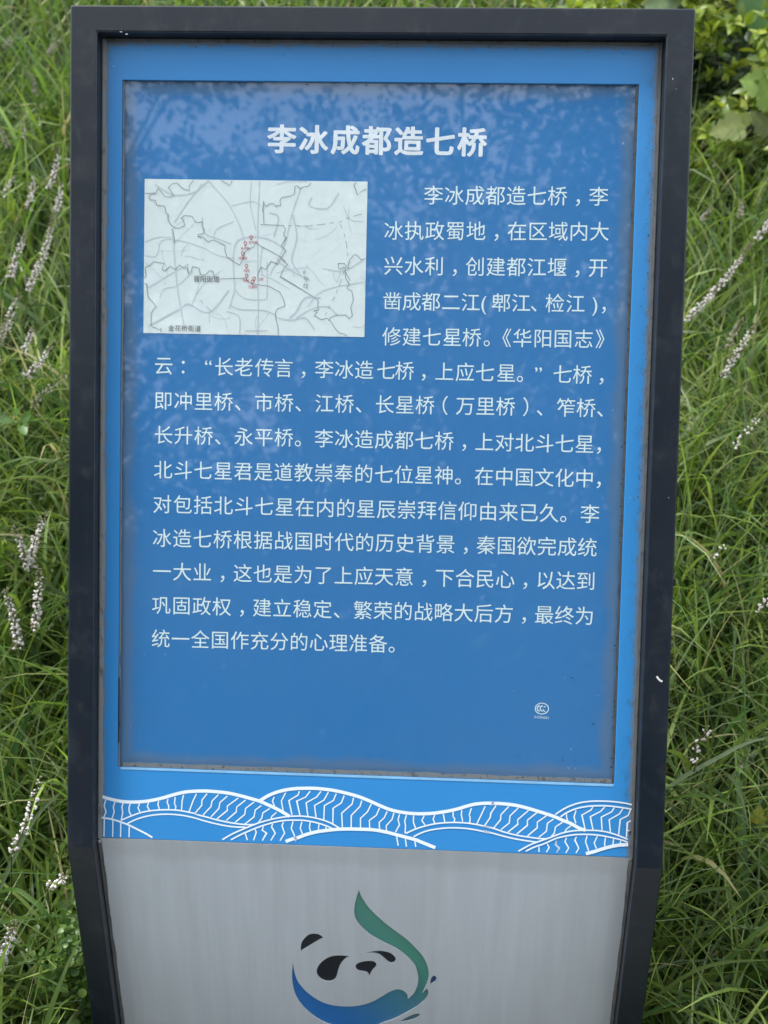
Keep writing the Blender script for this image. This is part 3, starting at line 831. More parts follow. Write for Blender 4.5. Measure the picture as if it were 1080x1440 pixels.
for R_, off, s, oy in ((R1, 136, 7.2, 1100), (R2, 276, 7.2, 1100), (R3, 416, 7.2, 1100), (R4, 556, 7.2, 1110), (R5, 680, 9, 1110), (R6, 780, 9, 1110)):
    for k, pts in enumerate(R_):
        b = Bag(); stroke(b, S(off, pts, s, oy), 1.75, (k % 2) * .5, False); b.build('wave_rib', M['wave_white'], blue)

# ---- steel foot panel with the emblem cut through it
EM = lambda pts: [(380 + a / 4.1538, 1230 + b_ / 4.1538) for a, b_ in pts]
EL = lambda pts: [(405 + a / 10.29, 1300 + b_ / 10.29) for a, b_ in pts]
swoosh = EM([(518, 88), (528, 118), (545, 148), (570, 185), (610, 228), (680, 290), (740, 335), (800, 380), (850, 430), (890, 475), (915, 525), (926, 580), (918, 625), (905, 655), (888, 693),
             (912, 668), (922, 678), (922, 700), (905, 730), (880, 752), (850, 775), (790, 810), (720, 845), (660, 866), (600, 892), (520, 905), (430, 900), (330, 870), (270, 838), (210, 790), (165, 735), (138, 675), (127, 600), (132, 516),
             (142, 570), (160, 620), (185, 655), (225, 695), (290, 738), (360, 762), (440, 770), (520, 765), (590, 745), (650, 713), (700, 683), (745, 670), (780, 680), (800, 700), (804, 727),
             (835, 698), (855, 662), (865, 620), (862, 580), (845, 530), (800, 480), (740, 435), (660, 395), (590, 355), (540, 312), (505, 270), (491, 225), (497, 160)])
shapes = [
 ('emblem_swoosh', swoosh, 'inlay', {0, 14, 33, 48}),
 ('emblem_ear', EL([(187, 387), (184, 340), (190, 290), (215, 230), (280, 160), (330, 138), (380, 133), (450, 145), (515, 193), (350, 290)]), 'inlay_black', {0, 8}),
 ('emblem_eye', EL([(912, 462), (860, 478), (800, 530), (755, 590), (725, 670), (700, 760), (655, 812), (575, 828), (490, 800), (435, 750), (414, 690), (430, 620), (480, 550), (560, 490), (650, 456), (760, 448)]), 'inlay_black', {0}),
 ('emblem_nose', EM([(498, 540), (508, 520), (545, 507), (595, 504), (618, 517), (617, 538), (595, 562), (580, 592), (563, 572), (515, 562)]), 'inlay_black', {7}),
 ('emblem_eye', EM([(556, 458), (600, 448), (650, 445), (700, 457), (728, 480), (732, 502), (715, 517), (692, 512), (668, 492), (640, 470), (605, 459)]), 'inlay_black', {0}),
 ('emblem_drop', EM([(935, 641), (938, 612), (948, 595), (960, 590), (971, 603), (965, 622)]), 'inlay_blue', {0}),
 ('emblem_drop', EM([(750, 861), (795, 835), (835, 817), (865, 812), (875, 820), (850, 840), (800, 855)]), 'inlay_teal', {0})]
def smooth_closed(pts, corners, n=5):
    """closed outline, rounded between its sharp corners"""
    N_ = len(pts); cs = sorted(corners); out = []
    for a, c2 in zip(cs, cs[1:] + [cs[0] + N_]):
        seg = [pts[i % N_] for i in range(a, c2 + 1)]
        q = catmull(seg, n) if len(seg) > 2 else [Vector(p) for p in seg]
        out += [tuple(p) for p in q[:-1]]
    return out
SW = D                                   # depth of the steel face
def px_l(p): return px_low(p[0], p[1], SW)
outl = [(-IN + .0008, ZC + .0002 + 0), (IN - .0008, ZC + .0002), (IN - .0008, -.03), (-IN + .0008, -.03)]
top_z = UP(0, VC, D).z
outl = [(x, top_z - .0004 if z > .1 else z) for x, z in outl]
cu = bpy.data.curves.new('steel', 'CURVE'); cu.dimensions = '2D'; cu.fill_mode = 'BOTH'; cu.extrude = .0009
def spline(cu, pts):
    sp = cu.splines.new('POLY'); sp.points.add(len(pts) - 1)
    for i, (x, z) in enumerate(pts): sp.points[i].co = (x, z, 0, 1)
    sp.use_cyclic_u = True
spline(cu, outl)
holes = []
for nm, pts, mt_, cs in shapes:
    o = [px_l(p) for p in smooth_closed(pts, cs)]
    holes.append((nm, o, mt_)); spline(cu, o)
tmp = bpy.data.objects.new('t', cu); COL.objects.link(tmp)
dg = bpy.context.evaluated_depsgraph_get(); dg.update()
me = bpy.data.meshes.new_from_object(tmp.evaluated_get(dg))
bpy.data.objects.remove(tmp)
for v in me.vertices:
    x, y, z = v.co; v.co = (x, SW + .0009 - z, y)
me.name = 'steel_panel'; me.materials.clear()
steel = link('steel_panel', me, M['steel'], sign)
for k, (nm, o, mt_) in enumerate(holes):
    # inlay plate a little larger than its hole, set 1.5 mm behind the steel face
    cx = sum(p[0] for p in o) / len(o); cz = sum(p[1] for p in o) / len(o)
    cu = bpy.data.curves.new(nm, 'CURVE'); cu.dimensions = '2D'; cu.fill_mode = 'BOTH'; cu.extrude = .0004; cu.offset = 0
    spline(cu, o)
    tmp = bpy.data.objects.new('t', cu); COL.objects.link(tmp)
    dg = bpy.context.evaluated_depsgraph_get(); dg.update()
    me = bpy.data.meshes.new_from_object(tmp.evaluated_get(dg)); bpy.data.objects.remove(tmp)
    for v in me.vertices:
        x, y, z = v.co; v.co = (x, SW + .0026 - z, y)
    me.materials.clear()
    link(nm, me, M[mt_], steel)
# dark backing so that nothing shows through round the inlays
b = Bag(); zb0 = -.02
b.add([(x, y, z) for y in (SW + .0035, SW + .0045) for z in (zb0, top_z - .01) for x in (-IN + .002, IN - .002)], [(0, 1, 3, 2), (4, 6, 7, 5), (0, 4, 5, 1), (2, 3, 7, 6), (0, 2, 6, 4), (1, 5, 7, 3)])
b.build('backing_sheet', M['back_grey'], sign)
# beads down both sides of the steel
for s, sd_ in ((-1, 21), (1, 23)):
    pts = [(Vector((s * (IN - .0002), SW - .0002, top_z - .004 - (top_z - .01) * i / 50)), Vector((-s, 0, 0)), Vector((0, -1, 0))) for i in range(51)]
    bead('sealant_bead', pts, .0042, sign, sd_, .004, 'seal_dark')
# screws at the lower corners of the blue sheet
for x, y in ((139.5, 1183), (884.5, 1169)):
    b = Bag(); q = px_up(x, y, D); n_ = 10; vs = []
    for w, r in ((D - .0003, .0024), (D - .0016, .0022), (D - .0022, .0012)):
        vs += [UP(q[0] + r * math.cos(6.283 * i / n_), q[1] + r * math.sin(6.283 * i / n_), w) for i in range(n_)]
    fs = [(a * n_ + i, a * n_ + (i + 1) % n_, (a + 1) * n_ + (i + 1) % n_, (a + 1) * n_ + i) for a in range(2) for i in range(n_)] + [tuple(range(2 * n_, 3 * n_))]
    b.add(vs, fs); b.build('screw', M['screw'], sign)

# dirt: small crumbs stuck on the cover, the gasket and the frame
def crumb(bag, P, sx_, sy_, rnd, plane):
    n_ = 7; a0 = rnd.uniform(0, 6)
    pts = []
    for i in range(n_):
        r = rnd.uniform(.55, 1.15); a = a0 + 6.283 * i / n_
        pts.append((math.cos(a) * r * sx_, math.sin(a) * r * sy_))
    vs = [plane(P[0] + x, P[1] + y, 0) for x, y in pts] + [plane(P[0], P[1], -min(sx_, sy_) * .6)]
    bag.add(vs, [(i, (i + 1) % n_, n_) for i in range(n_)])
R4c = lambda a, b_: (700 + a / 4.154, 950 + b_ / 4.154)
rnd = random.Random(5)
dk = Bag()
pl_c = lambda u, v, w: UP(u, v, D + G - .0001 + w)
for (a, b_, r1, r2) in ((432, 14, .0016, .0010), (446, 26, .001, .001), (495, 200, .0009, .0006), (430, 245, .0013, .0007), (556, 282, .0016, .0010), (545, 290, .0009, .0006), (110, 473, .0013, .0008), (130, 462, .0009, .0011),
                        (380, 480, .0012, .0012), (378, 496, .0014, .0009), (450, 498, .0009, .0010), (165, 550, .0010, .0006), (452, 90, .0006, .0005)):
    q = px_up(*R4c(a, b_), D + G); crumb(dk, q, r1 * .8, r2 * .8, rnd, pl_c)
pl_g = lambda u, v, w: UP(u, v, D + G - .0008 + w)
for k in range(150):
    t = rnd.random()
    if t < .5: u, v = rnd.uniform(GX0 + .02, GX1 - .004), GY1 - rnd.uniform(.0008, .0062)
    elif t < .85: u, v = GX1 - rnd.uniform(.0008, .0055), GY0 + (GY1 - GY0) * rnd.random() ** .6
    else: u, v = rnd.uniform(GX0, GX1), GY0 + rnd.uniform(.001, .004)
    s_ = rnd.uniform(.0003, .0009); crumb(dk, (u, v), s_ * rnd.uniform(.8, 2.2), s_, rnd, pl_g)
pl_b = lambda u, v, w: UP(u, v, D - .0001 + w)
for k in range(110):
    if rnd.random() < .65: u, v = IN - .004 - abs(rnd.gauss(0, .006)), -H + TOPB + rnd.random() ** .8 * .55 + .02
    else: u, v = rnd.uniform(-IN + .01, IN - .01), -H + TOPB + .006 + abs(rnd.gauss(0, .012))
    if u > GX1 - .002 and v > GY0 or v < GY0 - .002:
        s_ = rnd.uniform(.0002, .0007); crumb(dk, (u, v), s_, s_ * rnd.uniform(.8, 2), rnd, pl_b)
tag(dk.build('dirt', M['speck'], sign), kind='stuff')
lt = Bag()
for (a, b_, r1, r2) in ((428, 430, .0012, .0012), (412, 540, .0014, .0008), (452, 546, .001, .001), (392, 15, .0008, .0008), (270, 432, .0006, .0006), (222, 482, .0006, .0006), (585, 118, .0012, .0007)):
    q = px_up(*R4c(a, b_), D + G); crumb(lt, q, r1 * .5, r2 * .5, rnd, pl_c)
for k in range(46):
    u, v = rnd.uniform(GX0 + .01, GX1 - .01), rnd.uniform(GY0 + .01, GY1 - .01); s_ = rnd.uniform(.00015, .0004); crumb(lt, (u, v), s_, s_ * rnd.uniform(1, 2.5), rnd, pl_c)
pl_f = lambda u, v, w: UP(u, v, -.0001 + w)
for x, y, r1, r2 in ((946, 111, .0004, .0014), (951, 125, .0007, .0003), (160, 93, .0005, .0005), (940, 700, .0008, .0004), (170, 45, .002, .0005), (178, 48, .0022, .0006), (886, 700, .0005, .0005)):
    q = px_up(x, y, 0); crumb(lt, q, r1, r2, rnd, pl_f)
tag(lt.build('scuff', M['pale_speck'], sign), kind='stuff')
dp = Bag(); q = [Vector(px_up(x, y, 0)) for x, y in ((923.5, 951), (925.5, 954), (928.5, 957), (931.5, 958.2))]
vs, fs = ribbon(catmull(q, 3), 2.6 * pxm); dp.add([UP(p.x, p.y, -.0004) for p in vs], fs); dp.build('dropping', M['pale_speck'], sign)

# ------------------------------------------------------------------ grass
_p = on_bank(1025, 175, .05); SHB = (_p.x, _p.y + .1)          # foot of the shrub; grass leaves it clear
def tint_mesh(name, V, F, C, mat, smooth=False):
    me = bpy.data.meshes.new(name)
    nv, nf = len(V), len(F); k = F.shape[1]
    me.vertices.add(nv); me.vertices.foreach_set('co', V.astype(np.float32).ravel())
    me.loops.add(nf * k); me.loops.foreach_set('vertex_index', F.astype(np.int32).ravel())
    me.polygons.add(nf); me.polygons.foreach_set('loop_start', (np.arange(nf) * k).astype(np.int32))
    at = me.color_attributes.new('tint', 'FLOAT_COLOR', 'POINT')
    at.data.foreach_set('color', np.concatenate([C, np.ones((nv, 1))], 1).astype(np.float32).ravel())
    me.update(calc_edges=True)
    if smooth: me.polygons.foreach_set('use_smooth', np.ones(nf, bool))
    return link(name, me, mat)

PAL = np.array([[.080, .140, .030], [.115, .180, .036], [.150, .215, .046], [.060, .115, .034], [.130, .180, .080], [.205, .260, .070], [.250, .285, .085], [.34, .31, .16]])
def blades(bx, by, length, width, lean, bend, az, col, seg=7, h0=None, fold=.25):
    """arching blades, all arrays of n"""
    n = len(bx); s = np.linspace(0, 1, seg + 1)[None, :]
    th = lean[:, None] + bend[:, None] * s ** 1.4
    ds = length[:, None] / seg
    dr = np.sin(th) * ds; dz = np.cos(th) * ds
    r = np.concatenate([np.zeros((n, 1)), np.cumsum(dr[:, :-1], 1)], 1); z = np.concatenate([np.zeros((n, 1)), np.cumsum(dz[:, :-1], 1)], 1)
    sway = rng.normal(0, .05, (n, 1)) * length[:, None] * s ** 2
    ca, sa = np.cos(az)[:, None], np.sin(az)[:, None]
    base = ground(bx, by) if h0 is None else h0
    X = bx[:, None] + ca * r - sa * sway; Y = by[:, None] + sa * r + ca * sway
    Z = np.maximum(base[:, None] + z, ground(X, Y) + .008)
    wv = width[:, None] * (1 - s ** 3) * np.minimum(1, .45 + s * 3) * .5 + .0002
    tw = rng.normal(0, .55, (n, 1)) + s * rng.normal(0, .5, (n, 1))
    # width vector: across the blade, tilted by the twist
    wx = -sa * np.cos(tw) + ca * np.sin(tw) * np.cos(th); wy = ca * np.cos(tw) + sa * np.sin(tw) * np.cos(th); wz = -np.sin(tw) * np.sin(th)
    L = np.stack([X - wx * wv, Y - wy * wv, Z - wz * wv], -1); R = np.stack([X + wx * wv, Y + wy * wv, Z + wz * wv], -1)
    back = np.where(Z > ZC, BK / CT + (Z - ZC) * ST / CT, BK) + .012
    bad = ((np.abs(X) < HW + .008) & (Y < back)).any(1)           # nothing grows through the sign
    bad |= (np.hypot(bx - SHB[0], by - SHB[1]) < .42)
    L[bad] = L[bad][:, :1]; R[bad] = L[bad]
    keep = ~bad; L, R, col, n = L[keep], R[keep], col[keep], int(keep.sum())
    V = np.stack([L, R], 2).reshape(-1, 3)               # n,(seg+1),2
    i = np.arange(n)[:, None] * (seg + 1) * 2 + np.arange(seg)[None, :] * 2
    F = np.stack([i, i + 1, i + 3, i + 2], -1).reshape(-1, 4)
    c = np.repeat(col, (seg + 1) * 2, 0)
    tip = np.tile(np.repeat(s[0], 2), n)[:, None]
    c = c * (1 + .12 * tip) + np.array([.03, .02, .0]) * (tip > .93)
    return V, F, c

def field(n, x0, x1, y0, y1, seg=7, scale=1.0, wide=1.0):
    bx = rng.uniform(x0, x1, n); by = rng.uniform(y0, y1, n)
    # tufts: pull blades towards tuft centres
    tx = np.round(bx / .11) * .11 + .05 * np.sin(by * 37); ty = np.round(by / .11) * .11 + .05 * np.cos(bx * 31)
    k = rng.uniform(.2, .75, n); bx = bx + (tx - bx) * k; by = by + (ty - by) * k
    patch = np.sin(bx * 3.1 + 1.3) * np.cos(by * 2.7 + bx) + .35 * (bx > 0)
    thin = rng.random(n) < (.35 + .25 * (bx > .2))
    L = np.where(thin, rng.uniform(.24, .50, n), rng.uniform(.24, .46, n)) * scale
    W = np.where(thin, rng.uniform(.0024, .0046, n), rng.uniform(.0055, .0115, n)) * wide
    lean = np.abs(rng.normal(.18, .25, n)); bend = rng.uniform(.5, 2.1, n)
    az = rng.uniform(0, 2 * np.pi, n)
    pi = np.clip((rng.normal(1.7, 1.5, n) + patch * 1.0 + thin * 1.4), 0, 6.4).astype(int)
    dead = rng.random(n) < .035; pi[dead] = 7
    col = PAL[pi] * rng.uniform(.68, 1.45, (n, 1)) * np.where(rng.random((n, 1)) < .12, 1.5, 1.0)
    return blades(bx, by, L, W, lean, bend, az, col, seg)

parts = [field(9500, -1.15, 1.15, .075, 1.3, 7), field(9000, -1.9, 1.9, 1.0, 2.6, 6, 1.0, 1.25), field(10500, -2.6, 2.6, 2.3, 5.0, 5, 1.05, 1.5),
         field(1300, -1.3, -.40, -.26, .12, 7, .8), field(1300, .40, 1.3, -.26, .12, 7, .8)]
# a low matted layer between the tufts
n_ = 16000
bx = rng.uniform(-1.6, 1.6, n_); by = rng.uniform(.08, 2.4, n_)
parts.append(blades(bx, by, rng.uniform(.08, .2, n_), rng.uniform(.002, .005, n_), np.abs(rng.normal(.7, .4, n_)), rng.uniform(.3, 1.2, n_), rng.uniform(0, 6.28, n_), PAL[rng.integers(0, 5, n_)] * rng.uniform(.6, 1.1, (n_, 1)), 4))
for nm, ids in (('grass', range(len(parts))),):
    Vs, Fs, Cs = [], [], []; o = 0
    for i in ids:
        V, F, c = parts[i]; Vs.append(V); Fs.append(F + o); Cs.append(c); o += len(V)
    g = tint_mesh(nm, np.concatenate(Vs), np.concatenate(Fs), np.concatenate(Cs), M['grass'])
    tag(g, 'long arching green grass covering the bank behind the sign', 'grass', kind='stuff')

# single blades that stand out
def lone_blade(name, pts_px, hs, width, col, label, droop=True):
    P = [on_bank(x, y, h) for (x, y), h in zip(pts_px, hs)]
    q = catmull(P, 6); n = len(q); vs = []
    for i, p in enumerate(q):
        t = (q[min(i + 1, n - 1)] - q[max(i - 1, 0)]).normalized()
        view = (p - CAM).normalized(); wd = t.cross(view)
        side = (wd + Vector((0, 0, .35))).normalized()
        s = i / (n - 1); w = width * (1 - s ** 4) * min(1, .5 + 2 * s) * .5 + .0002
        crease = p - view * w * .0 + Vector((0, 0, -w * .35))
        vs += [p - side * w, crease, p + side * w]
    fs = [(i * 3 + j, i * 3 + j + 1, i * 3 + j + 4, i * 3 + j + 3) for i in range(n - 1) for j in range(2)]
    V = np.array([tuple(v) for v in vs]); F = np.array(fs)
    ob = tint_mesh(name, V, F, np.tile(np.array(col), (len(V), 1)), M['grass'], True)
    tag(ob, label, 'grass blade'); return ob
lone_blade('grass_blade', [(925, 1116), (965, 1090), (1010, 1065), (1050, 1045), (1095, 1033)], [.28, .31, .33, .33, .32], .0065, (.22, .29, .16), 'broad pale grey green blade arching to the right beside the frame')
lone_blade('grass_blade', [(5, 1100), (18, 1060), (34, 1020), (52, 985)], [.26, .30, .33, .36], .010, (.05, .115, .03), 'wide dark green blade standing left of the frame, level with the blue band')
lone_blade('grass_blade', [(-5, 1262), (20, 1205), (50, 1150), (92, 1108)], [.26, .30, .33, .34], .0065, (.17, .24, .12), 'long pale blade crossing up to the frame left of the wave drawing')
lone_blade('grass_blade', [(-4, 1255), (22, 1251), (48, 1268), (70, 1290), (86, 1306)], [.30, .33, .33, .31, .28], .0066, (.085, .16, .03), 'arched green blade with pale tip beside the frame at lower left')
lone_blade('grass_blade', [(-8, 1432), (30, 1412), (70, 1392), (116, 1372)], [.24, .27, .29, .30], .0075, (.07, .135, .035), 'broad blade running up to the foot of the frame at bottom left')
lone_blade('grass_blade', [(-6, 1298), (15, 1294), (46, 1289)], [.32, .33, .34], .0070, (.09, .16, .03), 'straight green blade with yellow tip above the lilac flower at lower left')
lone_blade('grass_blade', [(930, 1128), (970, 1118), (1010, 1124), (1050, 1140), (1085, 1165)], [.26, .29, .31, .31, .30], .0050, (.13, .21, .05), 'yellow green blade drooping right below the pale broad blade')
lone_blade('grass_blade', [(905, 1415), (945, 1385), (985, 1362), (1030, 1352), (1085, 1350)], [.2, .25, .28, .3, .3], .0050, (.14, .20, .05), 'thin yellow green blade rising from the frame at bottom right')
lone_blade('grass_blade', [(912, 1300), (950, 1268), (1000, 1250), (1060, 1252)], [.24, .28, .3, .3], .0058, (.11, .18, .045), 'arching green blade right of the steel panel')

# ------------------------------------------------------------------ flower spikes
def petal_blob(bag, p, d, r, ln, rnd):
    """small six-sided bud, pointed, with a waist"""
    d = d.normalized(); a = d.orthogonal().normalized(); b_ = d.cross(a); k = 5
    vs = [p]
    for t, rr_ in ((.35, .75), (.7, 1.0)):
        vs += [p + d * ln * t + (a * math.cos(6.283 * i / k) + b_ * math.sin(6.283 * i / k)) * r * rr_ for i in range(k)]
    vs.append(p + d * ln)
    fs = [(0, 1 + (i + 1) % k, 1 + i) for i in range(k)] + [(1 + i, 1 + (i + 1) % k, 1 + k + (i + 1) % k, 1 + k + i) for i in range(k)] + [(1 + k + i, 1 + k + (i + 1) % k, 1 + 2 * k) for i in range(k)]
    bag.add(vs, fs)
def tube(bag, pts, r0, r1, k=5):
    vs = []; n = len(pts)
    for i, p in enumerate(pts):
        t = (pts[min(i + 1, n - 1)] - pts[max(i - 1, 0)]).normalized(); a = t.orthogonal().normalized(); b_ = t.cross(a); r = r0 + (r1 - r0) * i / max(1, n - 1)
        vs += [p + (a * math.cos(6.283 * j / k) + b_ * math.sin(6.283 * j / k)) * r for j in range(k)]
    bag.add(vs, [(i * k + j, i * k + (j + 1) % k, (i + 1) * k + (j + 1) % k, (i + 1) * k + j) for i in range(n - 1) for j in range(k)])
PET = {}
def petal_mat(kind):
    if kind not in PET:
        PET[kind] = flat('petal_' + kind, {'white': (.64, .60, .58), 'lilac': (.58, .50, .55), 'dull': (.33, .31, .26), 'bud': (.22, .20, .13)}[kind], .6, .2, var=.15, sc=400)
    return PET[kind]
def flower_spike(x0, y0, x1, y1, label, kind='white', dens=1.0, h=.36):
    rnd = random.Random(int(x0 * 13 + y0 * 7))
    A = on_bank(x0, y0, h); d = ray(x1, y1)
    # the tip lies on its own ray, a little nearer than the foot of the spike when it leans
    B = CAM + d * ((A.y - CAM.y) / d.y) * rnd.uniform(.985, 1.01)
    gx, gy = A.x + (A.x - B.x) * .8, A.y + .05
    G0 = Vector((gx, gy, float(ground(gx, gy))))
    o = empty('flower_spike', G0, label, 'flower', 'pale flower spikes rising from the grass')
    bend = (B - A).length * .06 * rnd.uniform(-1, 1)
    mid = A.lerp(B, .5) + Vector((bend, 0, 0))
    spine = catmull([A, mid, B], 10)
    st = Bag(); tube(st, [p - G0 for p in catmull([G0, G0.lerp(A, .5) + Vector((0, 0, .03)), A] , 5) + spine], .0016, .0007)
    st.build('stem', M['stem'], o)
    fl = Bag(); bd = Bag(); Ln = (B - A).length; young = rnd.uniform(.06, .3)
    n = int(Ln / .0011 * dens)
    for i in range(n):
        t = (i + rnd.random()) / n
        if dens < .7 and rnd.random() < .25: continue
        j = t * (len(spine) - 1); a = spine[int(j)]; c2 = spine[min(int(j) + 1, len(spine) - 1)]; p = a.lerp(c2, j - int(j)) - G0
        ax = (B - A).normalized(); ph = rnd.uniform(0, 6.283); q = ax.orthogonal().normalized(); q2 = ax.cross(q)
        d_ = (q * math.cos(ph) + q2 * math.sin(ph)) * rnd.uniform(.6, 1.2) + ax * rnd.uniform(.0, .7)
        taper = 1 - .5 * t ** 2
        petal_blob(bd if rnd.random() < .12 or t > 1 - young * rnd.uniform(.5, 1.2) else fl, p + d_ * .0022, d_, .0024 * taper * rnd.uniform(.75, 1.25), .0078 * taper * rnd.uniform(.7, 1.25), rnd)
    tag(fl.build('blossoms', petal_mat(kind), o), kind='stuff')
    if bd.v: tag(bd.build('buds', petal_mat('bud'), o), kind='stuff')
    return o
SP = [
 (51, 136, 38, 92, 'small pale spike leaning left near the top left corner', 'dull', .9),
 (66, 78, 88, 53, 'short spike leaning right beside the top left corner of the frame', 'dull', .8),
 (6, 70, 22, 44, 'tiny curled spike at the very top left', 'dull', .7),
 (12, 207, 0, 176, 'dull spike cut by the left edge, highest of those on it', 'dull', .8),
 (36, 195, 29, 161, 'thin upright dull spike above the two pale ones at upper left', 'dull', .6),
 (68, 268, 86, 207, 'pale spike leaning right, near the frame below its upper corner', 'white', .8),
 (40, 298, 48, 247, 'upright pale spike left of the one touching the frame', 'white', .8),
 (79, 300, 87, 257, 'short pale spike close against the left side of the frame', 'white', .8),
 (39, 409, 76, 296, 'longest pale spike on the left, leaning right, beside the map level', 'white', .9),
 (14, 391, 39, 320, 'pale spike leaning right, just left of the longest one', 'white', .8),
 (11, 467, 28, 414, 'bushy pale spike below the two long leaning ones', 'white', .8),
 (3, 275, 22, 247, 'pale spike at the left edge, leaning right beside the upright ones', 'white', .7),
 (0, 484, 8, 450, 'spike cut by the left edge beside the bushy pale one', 'dull', .7),
 (33, 495, 47, 461, 'short leaning spike right of the bushy pale one', 'white', .7),
 (36, 531, 76, 480, 'white flecked spike leaning strongly right, level with the fifth text line', 'white', .8),
 (45, 572, 92, 527, 'dull sparse spike leaning right towards the frame above the weed leaves', 'dull', .5),
 (41, 803, 18, 740, 'white spike leaning left, left branch of the crossing pair', 'white', 1.0),
 (42, 800, 66, 720, 'white spike leaning right, right branch of the crossing pair', 'white', .9),
 (49, 886, 56, 798, 'upright white spike right below the crossing pair', 'white', .95),
 (27, 912, 7, 828, 'white spike leaning left, left of the upright one', 'white', .9),
 (16, 1203, 57, 1093, 'white and greenish spike leaning right beside the crease of the frame', 'white', .6),
 (66, 1250, 95, 1228, 'short bushy spike pressed against the frame below the crease', 'white', 1.0),
 (-4, 1368, 21, 1296, 'large lilac white spike cut by the left edge near the bottom', 'lilac', .85),
 (963, 452, 1057, 340, 'longest dense spike on the right, leaning right away from the frame', 'white', 1.2),
 (1014, 532, 1066, 451, 'pale spike leaning right, below the longest one', 'white', .85),
 (1023, 493, 1044, 448, 'short spike just behind the pale one below the longest', 'dull', .8),
 (1030, 630, 1069, 583, 'sparse white spike on the right, level with the sixth text line', 'white', .6),
 (986, 312, 1001, 291, 'small spike near the frame above the longest one', 'dull', .7),
 (1039, 308, 1042, 280, 'small dull spike upright under the yellow leaf', 'dull', .8),
 (1064, 338, 1084, 306, 'pale spike at the right edge above the longest one', 'white', .8),
 (1000, 783, 1022, 768, 'sparse pair of white buds in the grass, right of the text', 'white', .4),
 (1066, 862, 1084, 840, 'lilac white buds at the right edge, level with the last text lines', 'lilac', .5),
 (978, 1075, 975, 1045, 'few white buds deep in the grass right of the blue band', 'white', .3),
 (982, 1040, 996, 1026, 'small lilac buds beside the frame above the pale arching blade', 'lilac', .35)]
for q in SP: flower_spike(*q, h=.33 if q[1] > 250 else .30)

# ------------------------------------------------------------------ broad leaves and weeds
def leaf_poly(outline, P, ex, ey, nz, size, cup=.15, rnd=None):
    """leaf from a half outline [(t, halfwidth)] with a midrib fold; returns verts, faces"""
    vs = []; fs = []; n = len(outline)
    for t, w in outline:
        c0 = P + ex * t * size - nz * (cup * size * (t - .5) ** 2)
        vs += [c0 + ey * w * size + nz * cup * w * size * .8, c0 + ey * w * size * .5 + nz * cup * w * size * .3, c0, c0 - ey * w * size * .5 + nz * cup * w * size * .3, c0 - ey * w * size + nz * cup * w * size * .8]
    for i in range(n - 1):
        for j in range(4): fs.append((i * 5 + j, i * 5 + j + 1, i * 5 + j + 6, i * 5 + j + 5))
    return vs, fs
OV = [(0, .02), (.1, .16), (.25, .30), (.45, .36), (.65, .30), (.82, .17), (.94, .06), (1, .003)]
LOBED = [(0, .02), (.06, .22), (.12, .40), (.2, .36), (.26, .46), (.34, .42), (.42, .50), (.5, .38), (.56, .26), (.62, .34), (.7, .30), (.78, .18), (.84, .2), (.92, .09), (1, .003)]
JAG = [(0, .03), (.08, .3), (.16, .42), (.22, .38), (.3, .46), (.36, .42), (.44, .47), (.5, .42), (.58, .43), (.64, .36), (.72, .34), (.78, .26), (.86, .2), (.92, .11), (1, .005)]
def leaf_obj(name, x, y, tipx, tipy, h, kind, col, parent, tilt=.5, wscale=1.0, up=False):
    P = on_bank(x, y, h) if not up else (CAM + ray(x, y) * up)
    d = ray(tipx, tipy); dist = (P - CAM).length
    Tp = CAM + d * dist * (1 - .02 * tilt)
    ex = (Tp - P); size = ex.length; ex.normalize()
    view = (CAM - P).normalized(); nz = (view + Vector((0, 0, tilt))).normalized(); ey = nz.cross(ex).normalized(); nz = ex.cross(ey).normalized()
    vs, fs = leaf_poly([(t, w * wscale) for t, w in kind], P, ex, ey, nz, size)
    o0 = parent.location if parent else Vector((0, 0, 0))
    V = np.array([tuple(v - o0) for v in vs]); rr_ = rng.uniform(.9, 1.12, (len(V), 1))
    C = np.tile(np.array(col), (len(V), 1)) * rr_
    C[2::5] *= 1.25
    ob = tint_mesh(name, V, np.array(fs), C, M['leaf'], True); ob.parent = parent
    return P
def broad_plant(name, label, cat, leaves, base_px, h):
    B = on_bank(*base_px, 0.0); base = Vector((B.x, B.y, float(ground(B.x, B.y))))
    o = empty(name, base, label, cat)
    for lf in leaves:
        P = leaf_obj('leaf', *lf, parent=o) if not isinstance(lf, dict) else leaf_obj('leaf', parent=o, **lf)
        s = Bag(); tube(s, [p - base for p in catmull([base, base.lerp(P, .5) + Vector((0, .02, .05)), P], 5)], .003, .0016)
        s.build('stem', M['stem'], o)
    return o
broad_plant('broad_leaf_plant', 'plant with large pale yellow green lobed leaves under the shrub at upper right', 'plant',
            [dict(x=1100, y=128, tipx=1040, tipy=112, h=.42, kind=LOBED, col=(.20, .30, .07), tilt=.4, wscale=1.0),
             dict(x=1092, y=150, tipx=1070, tipy=110, h=.42, kind=LOBED, col=(.19, .28, .07), tilt=.4, wscale=1.1),
             dict(x=1050, y=174, tipx=997, tipy=188, h=.36, kind=LOBED, col=(.24, .28, .10), tilt=.3, wscale=.9),
             dict(x=1052, y=178, tipx=1048, tipy=156, h=.36, kind=OV, col=(.22, .26, .10), tilt=.3, wscale=.9),
             dict(x=1048, y=182, tipx=1030, tipy=198, h=.35, kind=OV, col=(.22, .27, .10), tilt=.3, wscale=1.0),
             dict(x=1085, y=190, tipx=1055, tipy=155, h=.34, kind=LOBED, col=(.16, .19, .08), tilt=.2, wscale=.7)], (1065, 215), .4)
